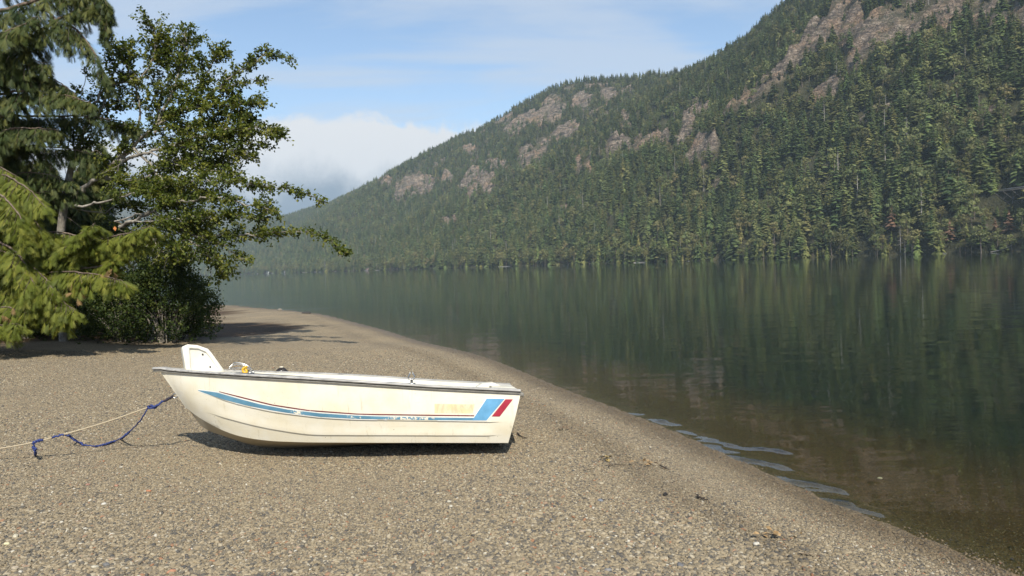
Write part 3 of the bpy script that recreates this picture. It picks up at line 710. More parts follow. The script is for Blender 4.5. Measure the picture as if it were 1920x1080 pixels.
# ------------------------------------------------------------------ trees and shrubs at the left end of the beach
M_ALDER = leafmat('alder_leaves', (.030, .048, .010), (.105, .138, .024), (.24, .24, .048), .40, False, .55)
M_YCED = leafmat('young_cedar_sprays', (.060, .080, .012), (.140, .170, .024), (.25, .25, .045), .28, False, .6)
M_OCED = leafmat('old_cedar_sprays', (.022, .040, .014), (.062, .086, .024), (.150, .158, .042), .22, False, .6)  # dark tone partly paints in the shade over the cedars behind
M_SHRUB = leafmat('shrub_leaves', (.014, .028, .008), (.045, .072, .015), (.115, .135, .032), .25, False, .55)
M_BROWN = simple('withered_sprays', (.20, .125, .05), .8, var=.35, scale=9)
def barkmat(name, c0, c1, c2):
    m, g2, b_ = mat(name); p_ = g2.obj()
    mp_ = N(g2.t, 'ShaderNodeMapping'); mp_.inputs['Scale'].default_value = (1, 1, .45); L(g2.t, p_, mp_.inputs['Vector'])
    n_ = g2.noise(mp_.outputs[0], 9, 6, .7, .4)
    L(g2.t, g2.ramp(n_, [(.32, c0), (.5, c1), (.68, c2)]), b_.inputs['Base Color']); b_.inputs['Roughness'].default_value = .9
    L(g2.t, g2.bump(g2.noise(mp_.outputs[0], 40, 5, .7), .7, .01), b_.inputs['Normal']); return m
M_BARK = barkmat('alder_bark', (.11, .098, .08), (.26, .235, .195), (.42, .39, .34))
M_CBARK = barkmat('cedar_bark', (.07, .050, .036), (.155, .115, .085), (.25, .20, .155))

LEAF = np.array([[0, 0, 0], [.48, .36, .07], [1, 0, -.06], [.48, -.36, .07]])
LEAF_F = np.array([[0, 1, 2], [0, 2, 3]])
fr = []; ff = []
for i in range(12):
    x = .05 + .075 * i; l = .36 * math.sin(math.pi * (.20 + .72 * (1 - i / 12))) * (1 if i else .8)
    for s_ in (-1, 1):
        k_ = len(fr); xo = x + (.03 if s_ > 0 else 0)
        fr += [[xo - .022, 0, -.14 * xo ** 2], [xo + .046, 0, -.14 * xo ** 2], [xo + .22 + .25 * l, s_ * l, -.14 * xo ** 2 - .12 * l]]
        ff += [[k_, k_ + 1, k_ + 2]] if s_ > 0 else [[k_ + 1, k_, k_ + 2]]
k_ = len(fr); fr += [[.80, -.035, -.13], [1.12, 0, -.25], [.80, .035, -.13]]; ff += [[k_, k_ + 1, k_ + 2]]
FROND, FROND_F = np.array(fr), np.array(ff)
def stamp(mb, tmpl, faces, o, d, nrm_, s, tint):
    """many copies of a template: origins o, axis d, up-normals nrm_, sizes s"""
    o = np.asarray(o); d = norm(np.asarray(d)); y = norm(np.cross(nrm_, d)); z = np.cross(d, y); s = np.asarray(s)[:, None, None]
    v = o[:, None] + s * (tmpl[None, :, 0, None] * d[:, None] + tmpl[None, :, 1, None] * y[:, None] + tmpl[None, :, 2, None] * z[:, None])
    k_ = len(tmpl); f = (faces[None] + (np.arange(len(o)) * k_)[:, None, None]).reshape(-1, faces.shape[1])
    mb.add(v.reshape(-1, 3), [f], np.repeat(tint, k_))
def P3(pts, D=None):
    out = []
    for q in pts:
        out.append(at_y(q[0], q[1], q[2] if len(q) > 2 else D))
    return np.array(out)

def cedar_bough(wood, crown, r, pts, r0=.035, spray=.55, fs=.26, bare=.08, hang=.5, dens=1.0, dead=None):
    n_ = max(8, int(np.linalg.norm(np.diff(pts, axis=0), axis=1).sum() / .065)); c_ = spline(pts, n_)
    c_ = c_ + np.cumsum(r.normal(size=(n_, 3)) * .006, 0); Lb = n_ * .08
    wood.tube(c_, np.linspace(r0, .005, n_), 6)
    T = norm(np.gradient(c_, axis=0)); O, D, NR, S, TI = [], [], [], [], []
    for i in range(n_):
        t_ = i / (n_ - 1)
        if t_ < bare: continue
        for sd_ in (-1, 1):
            if r.random() > .80 * dens: continue
            Sx = norm(np.cross(T[i], [0, 0, 1.0])) * sd_
            bl = spray * (1.05 - .75 * t_) * r.uniform(.55, 1.15)
            bd = norm(Sx * r.uniform(.5, .9) + T[i] * r.uniform(.35, .8) + np.array([0, 0, -hang * r.uniform(.4, 1.3)]))
            m_ = max(3, int(bl / .075)); tb = np.linspace(.12, 1, m_)[:, None]
            pb_ = c_[i] + bd * bl * tb + np.array([0, 0, -1.0]) * (hang * bl * .45 * tb ** 2)
            if r.random() < .5: wood.tube(pb_[[0, m_ // 2, -1]], [.006, .004, .002], 3, False)
            dirb = norm(np.gradient(pb_, axis=0)); ti = np.clip(.5 + .22 * r.normal(), 0, 1)
            sb = norm(np.cross(dirb, [0, 0, 1.0]))
            for q in range(m_):
                for s2 in ((-1, 1) if q < m_ - 1 else (0,)):
                    O.append(pb_[q]); D.append(dirb[q] * .8 + sb[q] * s2 * r.uniform(.45, .8) + np.array([0, 0, -.30 * hang * r.uniform(0, 2)]))
                    NR.append(np.array([0, 0, 1.0]) + .55 * r.normal(size=3) + np.array([0, -.35, 0])); S.append(fs * r.uniform(.55, 1.1) * (1.1 - .35 * t_)); TI.append(np.clip(ti + .14 * r.normal(), 0, 1))
    if O: stamp(crown, FROND, FROND_F, np.array(O), np.array(D), norm(np.array(NR)), np.array(S), np.array(TI))
def tree_root(name, loc, label, cat, group=None):
    e = empty(name, loc, label=label, category=cat)
    if group: e['group'] = group
    return e
def put(mb, name, m_, root, smooth=False):
    o = mb.build(name, m_, root, smooth); o.matrix_parent_inverse = Matrix.Translation(-Vector(root.location)); return o

# young bright cedar in front, its boughs sweeping in from the left
r = np.random.default_rng(301)
def gpt(px, D):
    q = at_y(px, 600, D); q[2] = float(ground_z(q[0], q[1])); return q
base = gpt(-90, 16.2); yc = tree_root('cedar_tree', base, 'bright yellow green young cedar with drooping sprays over the left end of the beach', 'cedar tree')
wood, crown = MB(), MB()
wood.tube(spline([base + [0, 0, -.2], base + [.05, 0, 2.0], base + [0, .1, 4.0], base + [.05, .1, 5.6]], 12), np.linspace(.14, .03, 12), 9)
BG = [[(-90, 330, 16), (0, 325, 15.4), (50, 345, 14.9), (88, 385, 14.6)], [(-90, 420, 16), (0, 404, 15.3), (40, 392, 15), (78, 380, 14.8)], [(-90, 500, 16), (55, 496, 15.2), (100, 474, 14.9), (150, 436, 14.6), (178, 418, 14.5)],
      [(20, 505, 15.4), (120, 478, 15), (180, 452, 14.8), (240, 436, 14.6), (278, 424, 14.5)], [(-90, 440, 16), (40, 438, 15.3), (120, 440, 15), (190, 452, 14.8), (262, 470, 14.6)], [(-90, 530, 16), (60, 518, 15), (140, 508, 14.6), (205, 520, 14.4), (240, 536, 14.3)],
      [(-90, 560, 16), (30, 552, 14.8), (95, 556, 14.4), (140, 580, 14.2)], [(-90, 590, 16), (0, 575, 14.6), (50, 588, 14.3)], [(-90, 370, 16), (10, 372, 15.2), (60, 400, 14.8), (95, 440, 14.7)], [(-90, 470, 16), (10, 470, 14.9), (70, 500, 14.5), (110, 540, 14.3)],
      [(-90, 350, 16), (-20, 360, 14.8), (30, 405, 14.3), (45, 460, 14.2)], [(-90, 540, 16), (-20, 600, 14.3), (30, 606, 14.1)], [(-90, 300, 16.2), (-20, 310, 15.6), (30, 330, 15.3)], [(40, 470, 15.5), (130, 500, 14.9), (190, 495, 14.7), (225, 470, 14.6)],
      [(-60, 430, 15.9), (30, 470, 14.6), (60, 520, 14.3), (75, 556, 14.2)], [(60, 540, 15), (110, 575, 14.5), (118, 600, 14.3)]]
for q in BG: cedar_bough(wood, crown, r, P3(q), .028, .55, .25, .10, .6, 1.15)
put(wood, 'trunk', M_CBARK, yc, True); put(crown, 'crown', M_YCED, yc)
br = MB()                                     # withered brown sprays hanging in it
for px, py in [(214, 508), (145, 545), (12, 590)]:
    o_ = at_y(px, py, 14.25); k_ = 9
    stamp(br, FROND, FROND_F, o_ + .10 * r.normal(size=(k_, 3)), r.normal(size=(k_, 3)) * .6 + [0, 0, -1], norm(r.normal(size=(k_, 3)) + [0, -1, .5]), r.uniform(.10, .20, k_), r.random(k_))
put(br, 'withered_sprays', M_BROWN, yc)

# old dark cedar whose boughs hang in from beyond the left edge
base = gpt(-330, 18.5); oc = tree_root('cedar_tree', base, 'tall dark old cedar with long boughs hanging in at the top left', 'cedar tree')
wood, crown = MB(), MB()
wood.tube(spline([base + [0, 0, -.3], base + [.1, 0, 3.0], base + [.1, .1, 7.0], base + [.2, .1, 11.0]], 14), np.linspace(.42, .12, 14), 12)
OB = [([(-330, 160, 18.3), (-120, 130, 17.6), (0, 98, 17), (48, 72, 16.8), (92, 40, 16.6), (140, 14, 16.5), (180, 4, 16.4)], .10), ([(92, 40, 16.6), (140, 52, 16.5), (178, 100, 16.4), (200, 150, 16.4)], .03), ([(-200, 60, 18), (-40, 30, 17), (60, 6, 16.7), (140, -6, 16.5), (196, 20, 16.4), (205, 60, 16.4)], .06),
      ([(-200, -20, 18), (0, -50, 17), (110, -45, 16.6), (180, -15, 16.4), (205, 20, 16.4)], .06), ([(-200, 40, 18), (-20, 62, 16.6), (30, 50, 16.3), (70, 30, 16.2)], .04), ([(-330, 230, 18.3), (-60, 150, 17.4), (30, 132, 17.1), (95, 142, 17), (142, 172, 16.9)], .05),
      ([(-330, 260, 18.4), (-40, 190, 17.4), (50, 172, 17), (120, 176, 16.8), (165, 190, 16.7)], .04), ([(-330, 280, 18.4), (-60, 262, 17.4), (0, 255, 17.2), (30, 244, 17.1), (80, 246, 17), (118, 250, 17)], .045), ([(-330, 330, 18.5), (-40, 225, 17.6), (50, 215, 17.5), (130, 212, 17.4), (220, 222, 17.3), (248, 228, 17.2)], .04),
      ([(-330, 360, 18.5), (-60, 300, 17.8), (40, 280, 17.7), (130, 286, 17.6), (190, 300, 17.6)], .04), ([(-330, 380, 18.5), (-60, 340, 17.8), (50, 320, 17.7), (140, 330, 17.6)], .04), ([(-330, 400, 18.5), (-40, 375, 17.9), (60, 360, 17.8), (150, 365, 17.8)], .04), ([(-330, 60, 18.3), (-60, 90, 17), (10, 120, 16.7), (50, 160, 16.6)], .04),
      ([(20, 85, 16.9), (60, 110, 16.7), (90, 120, 16.6)], .025), ([(60, 0, 16.7), (110, 40, 16.4), (130, 80, 16.3)], .025)]
for q, r0_ in OB: cedar_bough(wood, crown, r, P3(q), r0_, .56, .26, .20, .95, .85)
put(wood, 'trunk', M_CBARK, oc, True); put(crown, 'crown', M_OCED, oc)
# shaded cedar deeper in the wood
for (bx, D, H, lab, sd0) in [(-70, 20.2, 7.2, 'dark bushy cedar behind the bright young cedar at the left edge', 8), (92, 20.6, 4.9, 'low dark cedar behind the fork of the alder trunk', 9), (20, 21.5, 6.4, 'shaded dark cedar standing behind the bare alder trunk', 5), (-420, 24, 10, 'dark cedar deep in the wood beyond the left edge', 6), (185, 21.8, 5.6, 'low dark cedar half hidden behind the leafy alder', 7)]:
    base = gpt(bx, D); e = tree_root('cedar_tree', base, lab, 'cedar tree'); wood, crown = MB(), MB(); rr2 = np.random.default_rng(sd0 * 31)
    wood.tube([base + [0, 0, -.3], base + [.05, 0, H * .5], base + [0, 0, H]], [.22, .14, .02], 9)
    for z in np.linspace(.5, H * .97, int(H * 9)):
        a = rr2.uniform(math.pi * 1.0, math.pi * 2.0) if rr2.random() < .8 else rr2.uniform(0, math.pi); l = (.45 + 1.9 * (1 - z / H)) * rr2.uniform(.8, 1.15)
        d = np.array([math.cos(a), math.sin(a), 0]); p0 = base + [0, 0, z]
        cedar_bough(wood, crown, rr2, np.array([p0, p0 + d * l * .5 + [0, 0, .05], p0 + d * l + [0, 0, -.3]]), .025, .5, .34, .05, .8, .75)
    put(wood, 'trunk', M_CBARK, e, True); put(crown, 'crown', M_OCED, e)

# the alder: limbs traced where they show, leafy twigs along them
r = np.random.default_rng(411)
base = gpt(118, 18.0); al = tree_root('alder_tree', base, 'leafy alder with pale forked trunk reaching long branches out over the beach', 'tree')
wood, crown = MB(), MB()
bt = proj(base)[:2]
LIMBS = [  # px,py,depth polyline, base radius, tip radius, leafy-from, twig length, twigs per metre, leaves per twig
    ([(bt[0], bt[1] + 8, 18), (114, 480, 18), (117, 410, 17.9), (124, 372, 17.9), (128, 340, 17.9), (136, 305, 17.9)], .105, .07, 2, 0, 0),
    ([(136, 305, 17.9), (142, 290, 17.9), (150, 262, 17.8), (163, 228, 17.7), (178, 196, 17.6), (196, 168, 17.5), (220, 158, 17.4), (262, 150, 17.2)], .06, .012, .12, .6, 9),
    ([(126, 372, 17.9), (146, 362, 17.8), (166, 346, 17.7), (186, 330, 17.6), (214, 304, 17.5), (250, 275, 17.3), (290, 240, 17.1), (330, 215, 17), (372, 190, 16.9)], .06, .02, .45, .75, 10),
    ([(372, 190, 16.9), (410, 165, 16.8), (440, 140, 16.8), (480, 120, 16.7), (506, 102, 16.7), (552, 114, 16.6)], .02, .005, .0, .34, 9),
    ([(440, 140, 16.8), (470, 122, 16.8), (486, 95, 16.8), (512, 92, 16.7)], .012, .004, .3, .26, 10), ([(404, 168, 16.8), (440, 160, 16.7), (470, 150, 16.7), (505, 150, 16.7)], .012, .004, .1, .32, 9),
    ([(290, 240, 17.1), (330, 150, 17.2), (350, 100, 17.3), (345, 62, 17.3)], .04, .006, .15, .8, 12), ([(262, 150, 17.2), (285, 110, 17.2), (292, 70, 17.2), (285, 42, 17.2)], .02, .005, .05, .7, 12), ([(250, 275, 17.3), (262, 200, 17.3), (240, 130, 17.3), (228, 85, 17.3)], .03, .005, .3, .7, 12),
    ([(330, 215, 17), (380, 150, 16.9), (400, 110, 16.9), (415, 98, 16.9)], .02, .005, .1, .6, 12), ([(345, 205, 16.9), (400, 200, 16.7), (450, 195, 16.6), (488, 192, 16.5)], .025, .005, .1, .55, 12),
    ([(214, 304, 17.5), (280, 285, 17), (350, 262, 16.7), (420, 245, 16.5), (480, 240, 16.4), (524, 250, 16.3)], .04, .006, .2, .6, 11), ([(330, 268, 16.8), (390, 285, 16.6), (440, 282, 16.5), (480, 298, 16.4)], .02, .005, .1, .5, 10), ([(280, 285, 17), (340, 310, 16.7), (400, 318, 16.5), (440, 325, 16.4)], .02, .005, .1, .5, 10),
    ([(136, 388, 17.9), (150, 386, 17.6), (180, 380, 17.3), (214, 374, 17), (236, 368, 16.8)], .04, .015, .8, .4, 6),
    ([(236, 368, 16.8), (300, 350, 16.4), (370, 338, 16.1), (430, 338, 15.9), (480, 348, 15.8)], .02, .007, .1, .55, 11), ([(480, 348, 15.8), (520, 352, 15.7), (560, 360, 15.6), (612, 382, 15.5)], .009, .004, .0, .26, 10),
    ([(225, 425, 17), (252, 412, 16.7), (285, 398, 16.4), (300, 390, 16.2), (350, 376, 15.9), (410, 372, 15.7), (470, 385, 15.6), (520, 395, 15.5)], .045, .008, .35, .5, 10),
    ([(215, 415, 17), (262, 400, 16.5), (310, 388, 16.2), (330, 370, 16)], .02, .006, .6, .5, 9),
    ([(290, 398, 16.3), (330, 430, 16), (400, 442, 15.8), (470, 440, 15.6), (520, 436, 15.5)], .03, .008, .15, .5, 9), ([(520, 436, 15.5), (560, 438, 15.4), (598, 438, 15.3), (625, 458, 15.3), (652, 476, 15.2)], .008, .004, .0, .24, 11),
    ([(330, 430, 16), (370, 462, 15.8), (405, 490, 15.7), (432, 515, 15.6)], .02, .005, .1, .42, 9), ([(380, 445, 15.8), (430, 470, 15.7), (465, 490, 15.6)], .012, .004, .1, .40, 9), ([(300, 395, 16.2), (320, 440, 15.8), (340, 480, 15.7)], .015, .004, .2, .5, 10),
    ([(250, 275, 17.3), (300, 330, 16.8), (350, 400, 16.3), (380, 420, 16.1)], .03, .006, .2, .7, 11), ([(186, 330, 17.6), (240, 340, 17.4), (300, 320, 17.2), (350, 300, 17.1)], .03, .006, .2, .7, 11), ([(290, 240, 17.1), (350, 235, 16.9), (420, 215, 16.8), (465, 222, 16.7)], .02, .005, .1, .6, 12),
    ([(290, 250, 17.3), (300, 190, 17.4), (320, 130, 17.5), (310, 90, 17.5)], .03, .006, .1, .8, 12), ([(150, 262, 17.8), (190, 245, 17.4), (225, 235, 17.2), (250, 232, 17.1)], .02, .005, .5, .4, 8), ([(142, 290, 17.9), (138, 240, 17.9), (150, 180, 17.8), (170, 130, 17.8)], .02, .005, .6, .4, 6),
    ([(330, 215, 17), (420, 180, 16.9), (455, 215, 16.8), (470, 250, 16.7)], .02, .005, .2, .5, 12), ([(350, 262, 16.7), (400, 230, 16.9), (460, 270, 16.6), (500, 270, 16.5)], .015, .005, .3, .45, 11), ([(240, 420, 16.9), (330, 410, 15.9), (420, 405, 15.6), (500, 410, 15.5)], .02, .005, .3, .5, 10)]
LIMBS += [([(142, 290, 17.9), (175, 270, 18.2), (200, 300, 18.3), (225, 330, 18.2)], .02, .005, .2, .5, 9), ([(150, 262, 17.8), (120, 220, 17.9), (110, 180, 17.9)], .015, .004, .3, .45, 7), ([(163, 228, 17.7), (200, 210, 17.9), (230, 190, 17.9)], .015, .004, .2, .5, 10), ([(136, 388, 18), (190, 400, 18.3), (230, 380, 18.4), (270, 390, 18.4)], .02, .005, .3, .55, 9), ([(150, 262, 17.8), (190, 200, 17.6), (215, 130, 17.6), (205, 80, 17.6)], .025, .005, .35, .6, 8), ([(250, 275, 17.3), (220, 330, 17.4), (260, 360, 17.2), (330, 375, 16.9)], .025, .006, .2, .6, 9), ([(290, 398, 16.3), (280, 430, 16.6), (300, 470, 16.5), (330, 500, 16.4)], .015, .004, .1, .5, 9),
    ([(300, 350, 16.6), (350, 420, 16.6), (400, 480, 16.4), (415, 515, 16.3)], .015, .004, .2, .5, 9), ([(225, 425, 17.3), (250, 450, 17.5), (300, 470, 17.5), (370, 490, 17.3)], .015, .004, .1, .6, 9), ([(186, 330, 17.9), (250, 350, 18.2), (320, 360, 18.2), (400, 360, 18)], .03, .006, .2, .8, 9), ([(290, 240, 17.4), (340, 280, 17.8), (390, 310, 17.8), (440, 300, 17.6)], .02, .005, .1, .8, 9)]
O, D_, NR, S, TI = [], [], [], [], []
for li, (pts, ra, rb_, leaf0, tw, dn) in enumerate(LIMBS):
    p_ = P3(pts); ln = np.linalg.norm(np.diff(p_, axis=0), axis=1).sum(); n_ = max(8, int(ln / .12)); c_ = spline(p_, n_)
    if li: c_[1:-1] += .02 * r.normal(size=(n_ - 2, 3))
    wood.tube(c_, np.linspace(ra, rb_, n_), 9 if ra > .05 else 6)
    if leaf0 > 1: continue
    T = norm(np.gradient(c_, axis=0)); ntw = int(ln * (1 - leaf0) * dn * 2.8)
    for k_ in range(ntw):
        t_ = leaf0 + (1 - leaf0) * r.random(); i = min(int(t_ * (n_ - 1)), n_ - 1)
        sd_ = norm(np.cross(T[i], r.normal(size=3))); l = tw * r.uniform(.45, 1.15) * (1.1 - .45 * t_)
        d = norm(T[i] * r.uniform(.3, .9) + sd_ * r.uniform(.5, 1) * np.array([1, 1, .45]) + np.array([0, 0, .12]))
        m_ = 5; tp = np.linspace(0, 1, m_)[:, None]; tw_ = c_[i] + d * l * tp + np.array([0, 0, -.16]) * l * tp ** 2
        wood.tube(tw_, np.linspace(.007, .002, m_), 3, False)
        nl = max(5, int(l / .015)); ti = np.clip(.5 + .2 * r.normal(), 0, 1)
        for q in range(nl):
            f_ = .18 + .82 * r.random(); pos_ = c_[i] + d * l * f_ + np.array([0, 0, -.16]) * l * f_ ** 2 + .035 * r.normal(size=3)
            O.append(pos_); D_.append(d * .7 + .8 * r.normal(size=3) + [0, 0, -.25]); NR.append(np.array([0, -.25, 1.0]) + .65 * r.normal(size=3)); S.append(r.uniform(.05, .092)); TI.append(np.clip(ti + .18 * r.normal(), 0, 1))
stamp(crown, LEAF, LEAF_F, np.array(O), np.array(D_), norm(np.array(NR)), np.array(S), np.array(TI))
put(wood, 'trunk', M_BARK, al, True); put(crown, 'crown', M_ALDER, al)
m = MB(); m.add((LEAF * .10) + np.array([0, 0, 0]), [LEAF_F]); 
o_ = m.build('withered_leaf', simple('orange_leaf', (.55, .20, .05), .7), al); o_.matrix_parent_inverse = Matrix.Translation(-Vector(al.location)); o_.location = at_y(215, 424, 15.3); o_.rotation_euler = (R(80), R(85), 0)

# shrubs at the edge of the stones
def shrub(px, D, w, h, n_, lab, seed, dep=None, lean=(0, 0)):
    r = np.random.default_rng(seed); base = gpt(px, D); e = tree_root('shrub', base, lab, 'shrub'); wood, crown = MB(), MB(); dep = dep or w * .8
    for k_ in range(26):
        a = r.random() * 6.283; q = math.sqrt(r.random()); top_ = base + [w * .45 * q * math.cos(a), dep * .45 * q * math.sin(a), h * (.95 - .45 * q * q) * r.uniform(.7, 1)]
        wood.tube(spline([base + [.25 * w * .3 * math.cos(a), .1 * math.sin(a), -.05], (base * .45 + top_ * .55) + [0, 0, .1], top_], 6), np.linspace(.014, .004, 6), 4, False)
    nc = n_ // 26
    ph = r.random(nc) * 6.283; z = r.random(nc) ** .8; rad = np.sqrt(np.clip(1 - (z * .98) ** 2.2, 0, 1)) * (r.random(nc) ** .28)
    rad = rad * (1 + .26 * fbm(ph * 1.5, z * 4, 3, seed))
    cen = base + np.stack([w / 2 * rad * np.cos(ph) + lean[0] * z, dep / 2 * rad * np.sin(ph) + lean[1] * z, h * (.04 + .96 * z * (1 + .12 * fbm(ph * 2, z * 2, 2, seed + 1)))], -1)
    outw = norm(np.stack([np.cos(ph), np.sin(ph), .5 + 0 * ph], -1)); ti = np.clip(.45 + .2 * r.normal(size=nc), 0, 1)
    k_ = 26; tw = norm(outw + .6 * r.normal(size=(nc, 3))); f_ = r.random((nc, k_, 1))
    o_ = cen[:, None] + tw[:, None] * (.34 * f_) + .035 * r.normal(size=(nc, k_, 3)); o_[..., 2] = np.maximum(o_[..., 2], base[2] + .02)
    d_ = tw[:, None] * .6 + .8 * r.normal(size=(nc, k_, 3)); nr_ = np.array([0, -.2, .9]) + .6 * r.normal(size=(nc, k_, 3))
    stamp(crown, LEAF, LEAF_F, o_.reshape(-1, 3), d_.reshape(-1, 3), norm(nr_.reshape(-1, 3)), r.uniform(.035, .07, nc * k_), np.clip(np.repeat(ti, k_) + .16 * r.normal(size=nc * k_), 0, 1))
    put(wood, 'stems', M_BARK, e); put(crown, 'foliage', M_SHRUB, e); return e
shrub(312, 17.5, 2.0, 1.75, 16000, 'rounded dense shrub at the end of the beach nearest the water', 501)
shrub(228, 17.9, 1.7, 1.55, 11000, 'dark shrub between the rounded shrub and the bright young cedar', 502)
shrub(135, 18.6, 1.9, 1.5, 9000, 'deeply shaded shrub under the bright young cedar', 503)
shrub(40, 18.8, 2.0, 1.7, 9000, 'dark shrub behind the hanging cedar sprays at the left edge', 504)
shrub(255, 19.6, 2.7, 3.1, 14000, 'taller dark shrub behind the rounded shrub under the alder', 505)
shrub(-120, 19.5, 2.4, 2.2, 8000, 'dark shrub beyond the left edge of the beach', 506)
shrub(362, 18.6, 1.05, 1.45, 5500, 'light twiggy bush leaning out beside the rounded shrub over the water', 507)
# ------------------------------------------------------------------ the rowing boat
BO = np.array([-1.6, 6.75, 0.0]); heel = R(6.4); yaw = R(-4.5)
Xb = np.array([math.cos(yaw), -math.sin(yaw), 0]); Yw = np.array([math.sin(yaw), math.cos(yaw), 0])
Yb = Yw * math.cos(heel) + np.array([0, 0, -math.sin(heel)]); Zb = np.cross(Xb, Yb)
Mb = np.stack([Xb, Yb, Zb], 1)
def hit_b(px, py, yb):
    """where the sight line through a pixel meets the boat-frame plane y = yb, in boat coordinates"""
    o = Mb.T @ (Cc - BO); d = Mb.T @ ray(px, py)
    return o + d * ((yb - o[1]) / d[1])
def interp_px(tab, u): a = np.array(tab, float); return np.interp(u, a[:, 0], a[:, 1])
T_PX = [(301, 697.5), (350, 702), (400, 705.5), (470, 710), (600, 717.5), (670, 722), (808, 731), (976, 739)]
C_PX = [(347, 763), (360, 774), (377, 785.5), (408, 803), (439, 815.5), (470, 822.5), (514, 827.5), (581, 829.5), (700, 830), (953, 830.5)]
bT = lambda s: np.where(s < .58, .63 * (1 - (1 - np.minimum(s, .58) / .58) ** 2.1), .63 - .05 * (s - .58) / .42) + .035 * np.exp(-s / .03)
bC = lambda s: np.where(s < .66, .52 * (1 - (1 - np.minimum(s, .66) / .66) ** 1.9), .52 - .01 * (s - .66) / .34)
NS = 90
S_ = np.linspace(0, 1, NS) ** 1.25
def T3(s): u = 301 + (976 - 301) * s; return hit_b(u, interp_px(T_PX, u), -float(bT(s)))
def C3(s): u = 347 + (953 - 347) * s ** 1.06; return hit_b(u, interp_px(C_PX, u), -float(bC(s)))
TT = np.array([T3(s) for s in S_]); CC = np.array([C3(s) for s in S_])
def sm(a, k=5):
    ker = np.ones(k) / k; b_ = a.copy()
    for c_ in (0, 2): b_[:, c_] = np.convolve(np.pad(a[:, c_], k // 2, mode='reflect', reflect_type='odd'), ker, 'valid')
    return b_
TT = sm(TT, 7); CC = sm(CC, 5)
# keel line under the chine
K_PX = [(347, 763), (356, 778), (365, 790), (381, 803), (399, 812.5), (425, 819)]
KK = CC.copy(); KK[:, 1] = 0
dead = .105
k0 = hit_b(347, 763, 0)
fk = [hit_b(a, b_, -.0) for a, b_ in K_PX]; fk = np.array(fk)
zk_flat = CC[NS // 2, 2] - dead
for i in range(NS):
    x = CC[i, 0]
    zf = np.interp(x, fk[:, 0], fk[:, 2]) if x < fk[-1, 0] else None
    za = CC[i, 2] - dead * sstep(i / (NS - 1), 0, .30) * (1 - .5 * sstep(i / (NS - 1), .35, 1))
    if zf is not None: KK[i, 2] = min(zf, CC[i, 2])
    else:
        KK[i, 2] = za
KK[:, 2] = np.convolve(np.pad(KK[:, 2], 4, mode='edge'), np.ones(9) / 9, 'valid'); KK[:, 2] = np.minimum(KK[:, 2], CC[:, 2]); bl_ = sstep(np.arange(NS), 0, 9); KK[:, 2] = CC[:, 2] * (1 - bl_) + KK[:, 2] * bl_
wk = BO + KK @ Mb.T
gk = ground_z(wk[:, 0], wk[:, 1]); drop_ = np.min(wk[NS // 3:, 2] - gk[NS // 3:])
print('boat keel above ground (world z as traced):', np.round((wk[:, 2] - gk)[::15], 3))
boat = empty('rowing_boat', BO, label='small cream fibreglass rowing boat with blue and red stripes pulled up on the gravel', category='boat')
boat.rotation_euler = Matrix([list(x) for x in Mb]).to_euler()

def gelcoat(name, dirt=1.0, base=(.82, .78, .665), rough=.38):
    m, g2, b_ = mat(name); p_ = g2.obj(); x_, y_, z_ = g2.sep(p_)
    n_ = g2.noise(p_, 3.2, 6, .65); c_ = g2.mix(g2.mapr(n_, .35, .72), base, tuple(np.array(base) * (.94, .90, .80)))
    st = N(g2.t, 'ShaderNodeMapping'); st.inputs['Scale'].default_value = (22, 22, 1.6); L(g2.t, p_, st.inputs['Vector'])
    sn_ = g2.noise(st.outputs[0], 1.0, 5, .7)
    c_ = g2.mix(g2.math('MULTIPLY', g2.mapr(sn_, .56, .76), .30 * dirt), c_, (.42, .37, .25))
    sc = N(g2.t, 'ShaderNodeMapping'); sc.inputs['Scale'].default_value = (3, 30, 60); L(g2.t, p_, sc.inputs['Vector'])
    c_ = g2.mix(g2.math('MULTIPLY', g2.mapr(g2.noise(sc.outputs[0], 1, 5, .75), .60, .72), .30 * dirt), c_, (.50, .45, .34))
    spots = g2.voro(p_, 17); cut = g2.mapr(spots.outputs['Distance'], .035, .075, 1, 0); keep_ = g2.math('GREATER_THAN', g2.sep(spots.outputs['Color'])[0], .80)
    c_ = g2.mix(g2.math('MULTIPLY', g2.math('MULTIPLY', cut, keep_), .7 * dirt), c_, (.16, .13, .09))
    fl = g2.noise(p_, 90, 3, .6); c_ = g2.mix(g2.math('MULTIPLY', g2.mapr(fl, .66, .74), .25 * dirt), c_, (.30, .26, .19))
    L(g2.t, c_, b_.inputs['Base Color']); b_.inputs['Roughness'].default_value = rough; b_.inputs['Specular IOR Level'].default_value = .4
    L(g2.t, g2.bump(n_, .06, .01), b_.inputs['Normal']); return m
M_GEL = gelcoat('weathered_cream_gelcoat', 1.6); M_IN = gelcoat('inner_gelcoat', .8, (.70, .675, .60), .5)

# hull side: three overlapping strakes stepped at two knuckle lines
KN1_PX = [(380, 733), (425.5, 748), (448, 754.5), (514, 769.5), (603, 780.5), (670, 784.5), (717, 785), (808, 786.5), (942, 789.5)]
KN2_PX = [(383, 769), (425, 780), (460, 790), (492, 798), (559, 810.5), (592, 813.5), (700, 814.2), (942, 815.2)]
def proj_b(P): return proj(BO + np.asarray(P) @ Mb.T)
tp, cp = proj_b(TT), proj_b(CC)
def w_of(i, tab):
    """fraction down the side at station i where a traced line crosses it"""
    ws = np.linspace(0, 1, 200); P = TT[i] * (1 - ws[:, None]) + CC[i] * ws[:, None]; q = proj_b(P)
    d = q[:, 1] - interp_px(tab, q[:, 0]); j = np.argmax(d > 0); return ws[j] if (d > 0).any() else 1.0
w1 = np.array([w_of(i, KN1_PX) for i in range(NS)]); w2 = np.array([w_of(i, KN2_PX) for i in range(NS)])
xs = np.linspace(0, 1, NS)
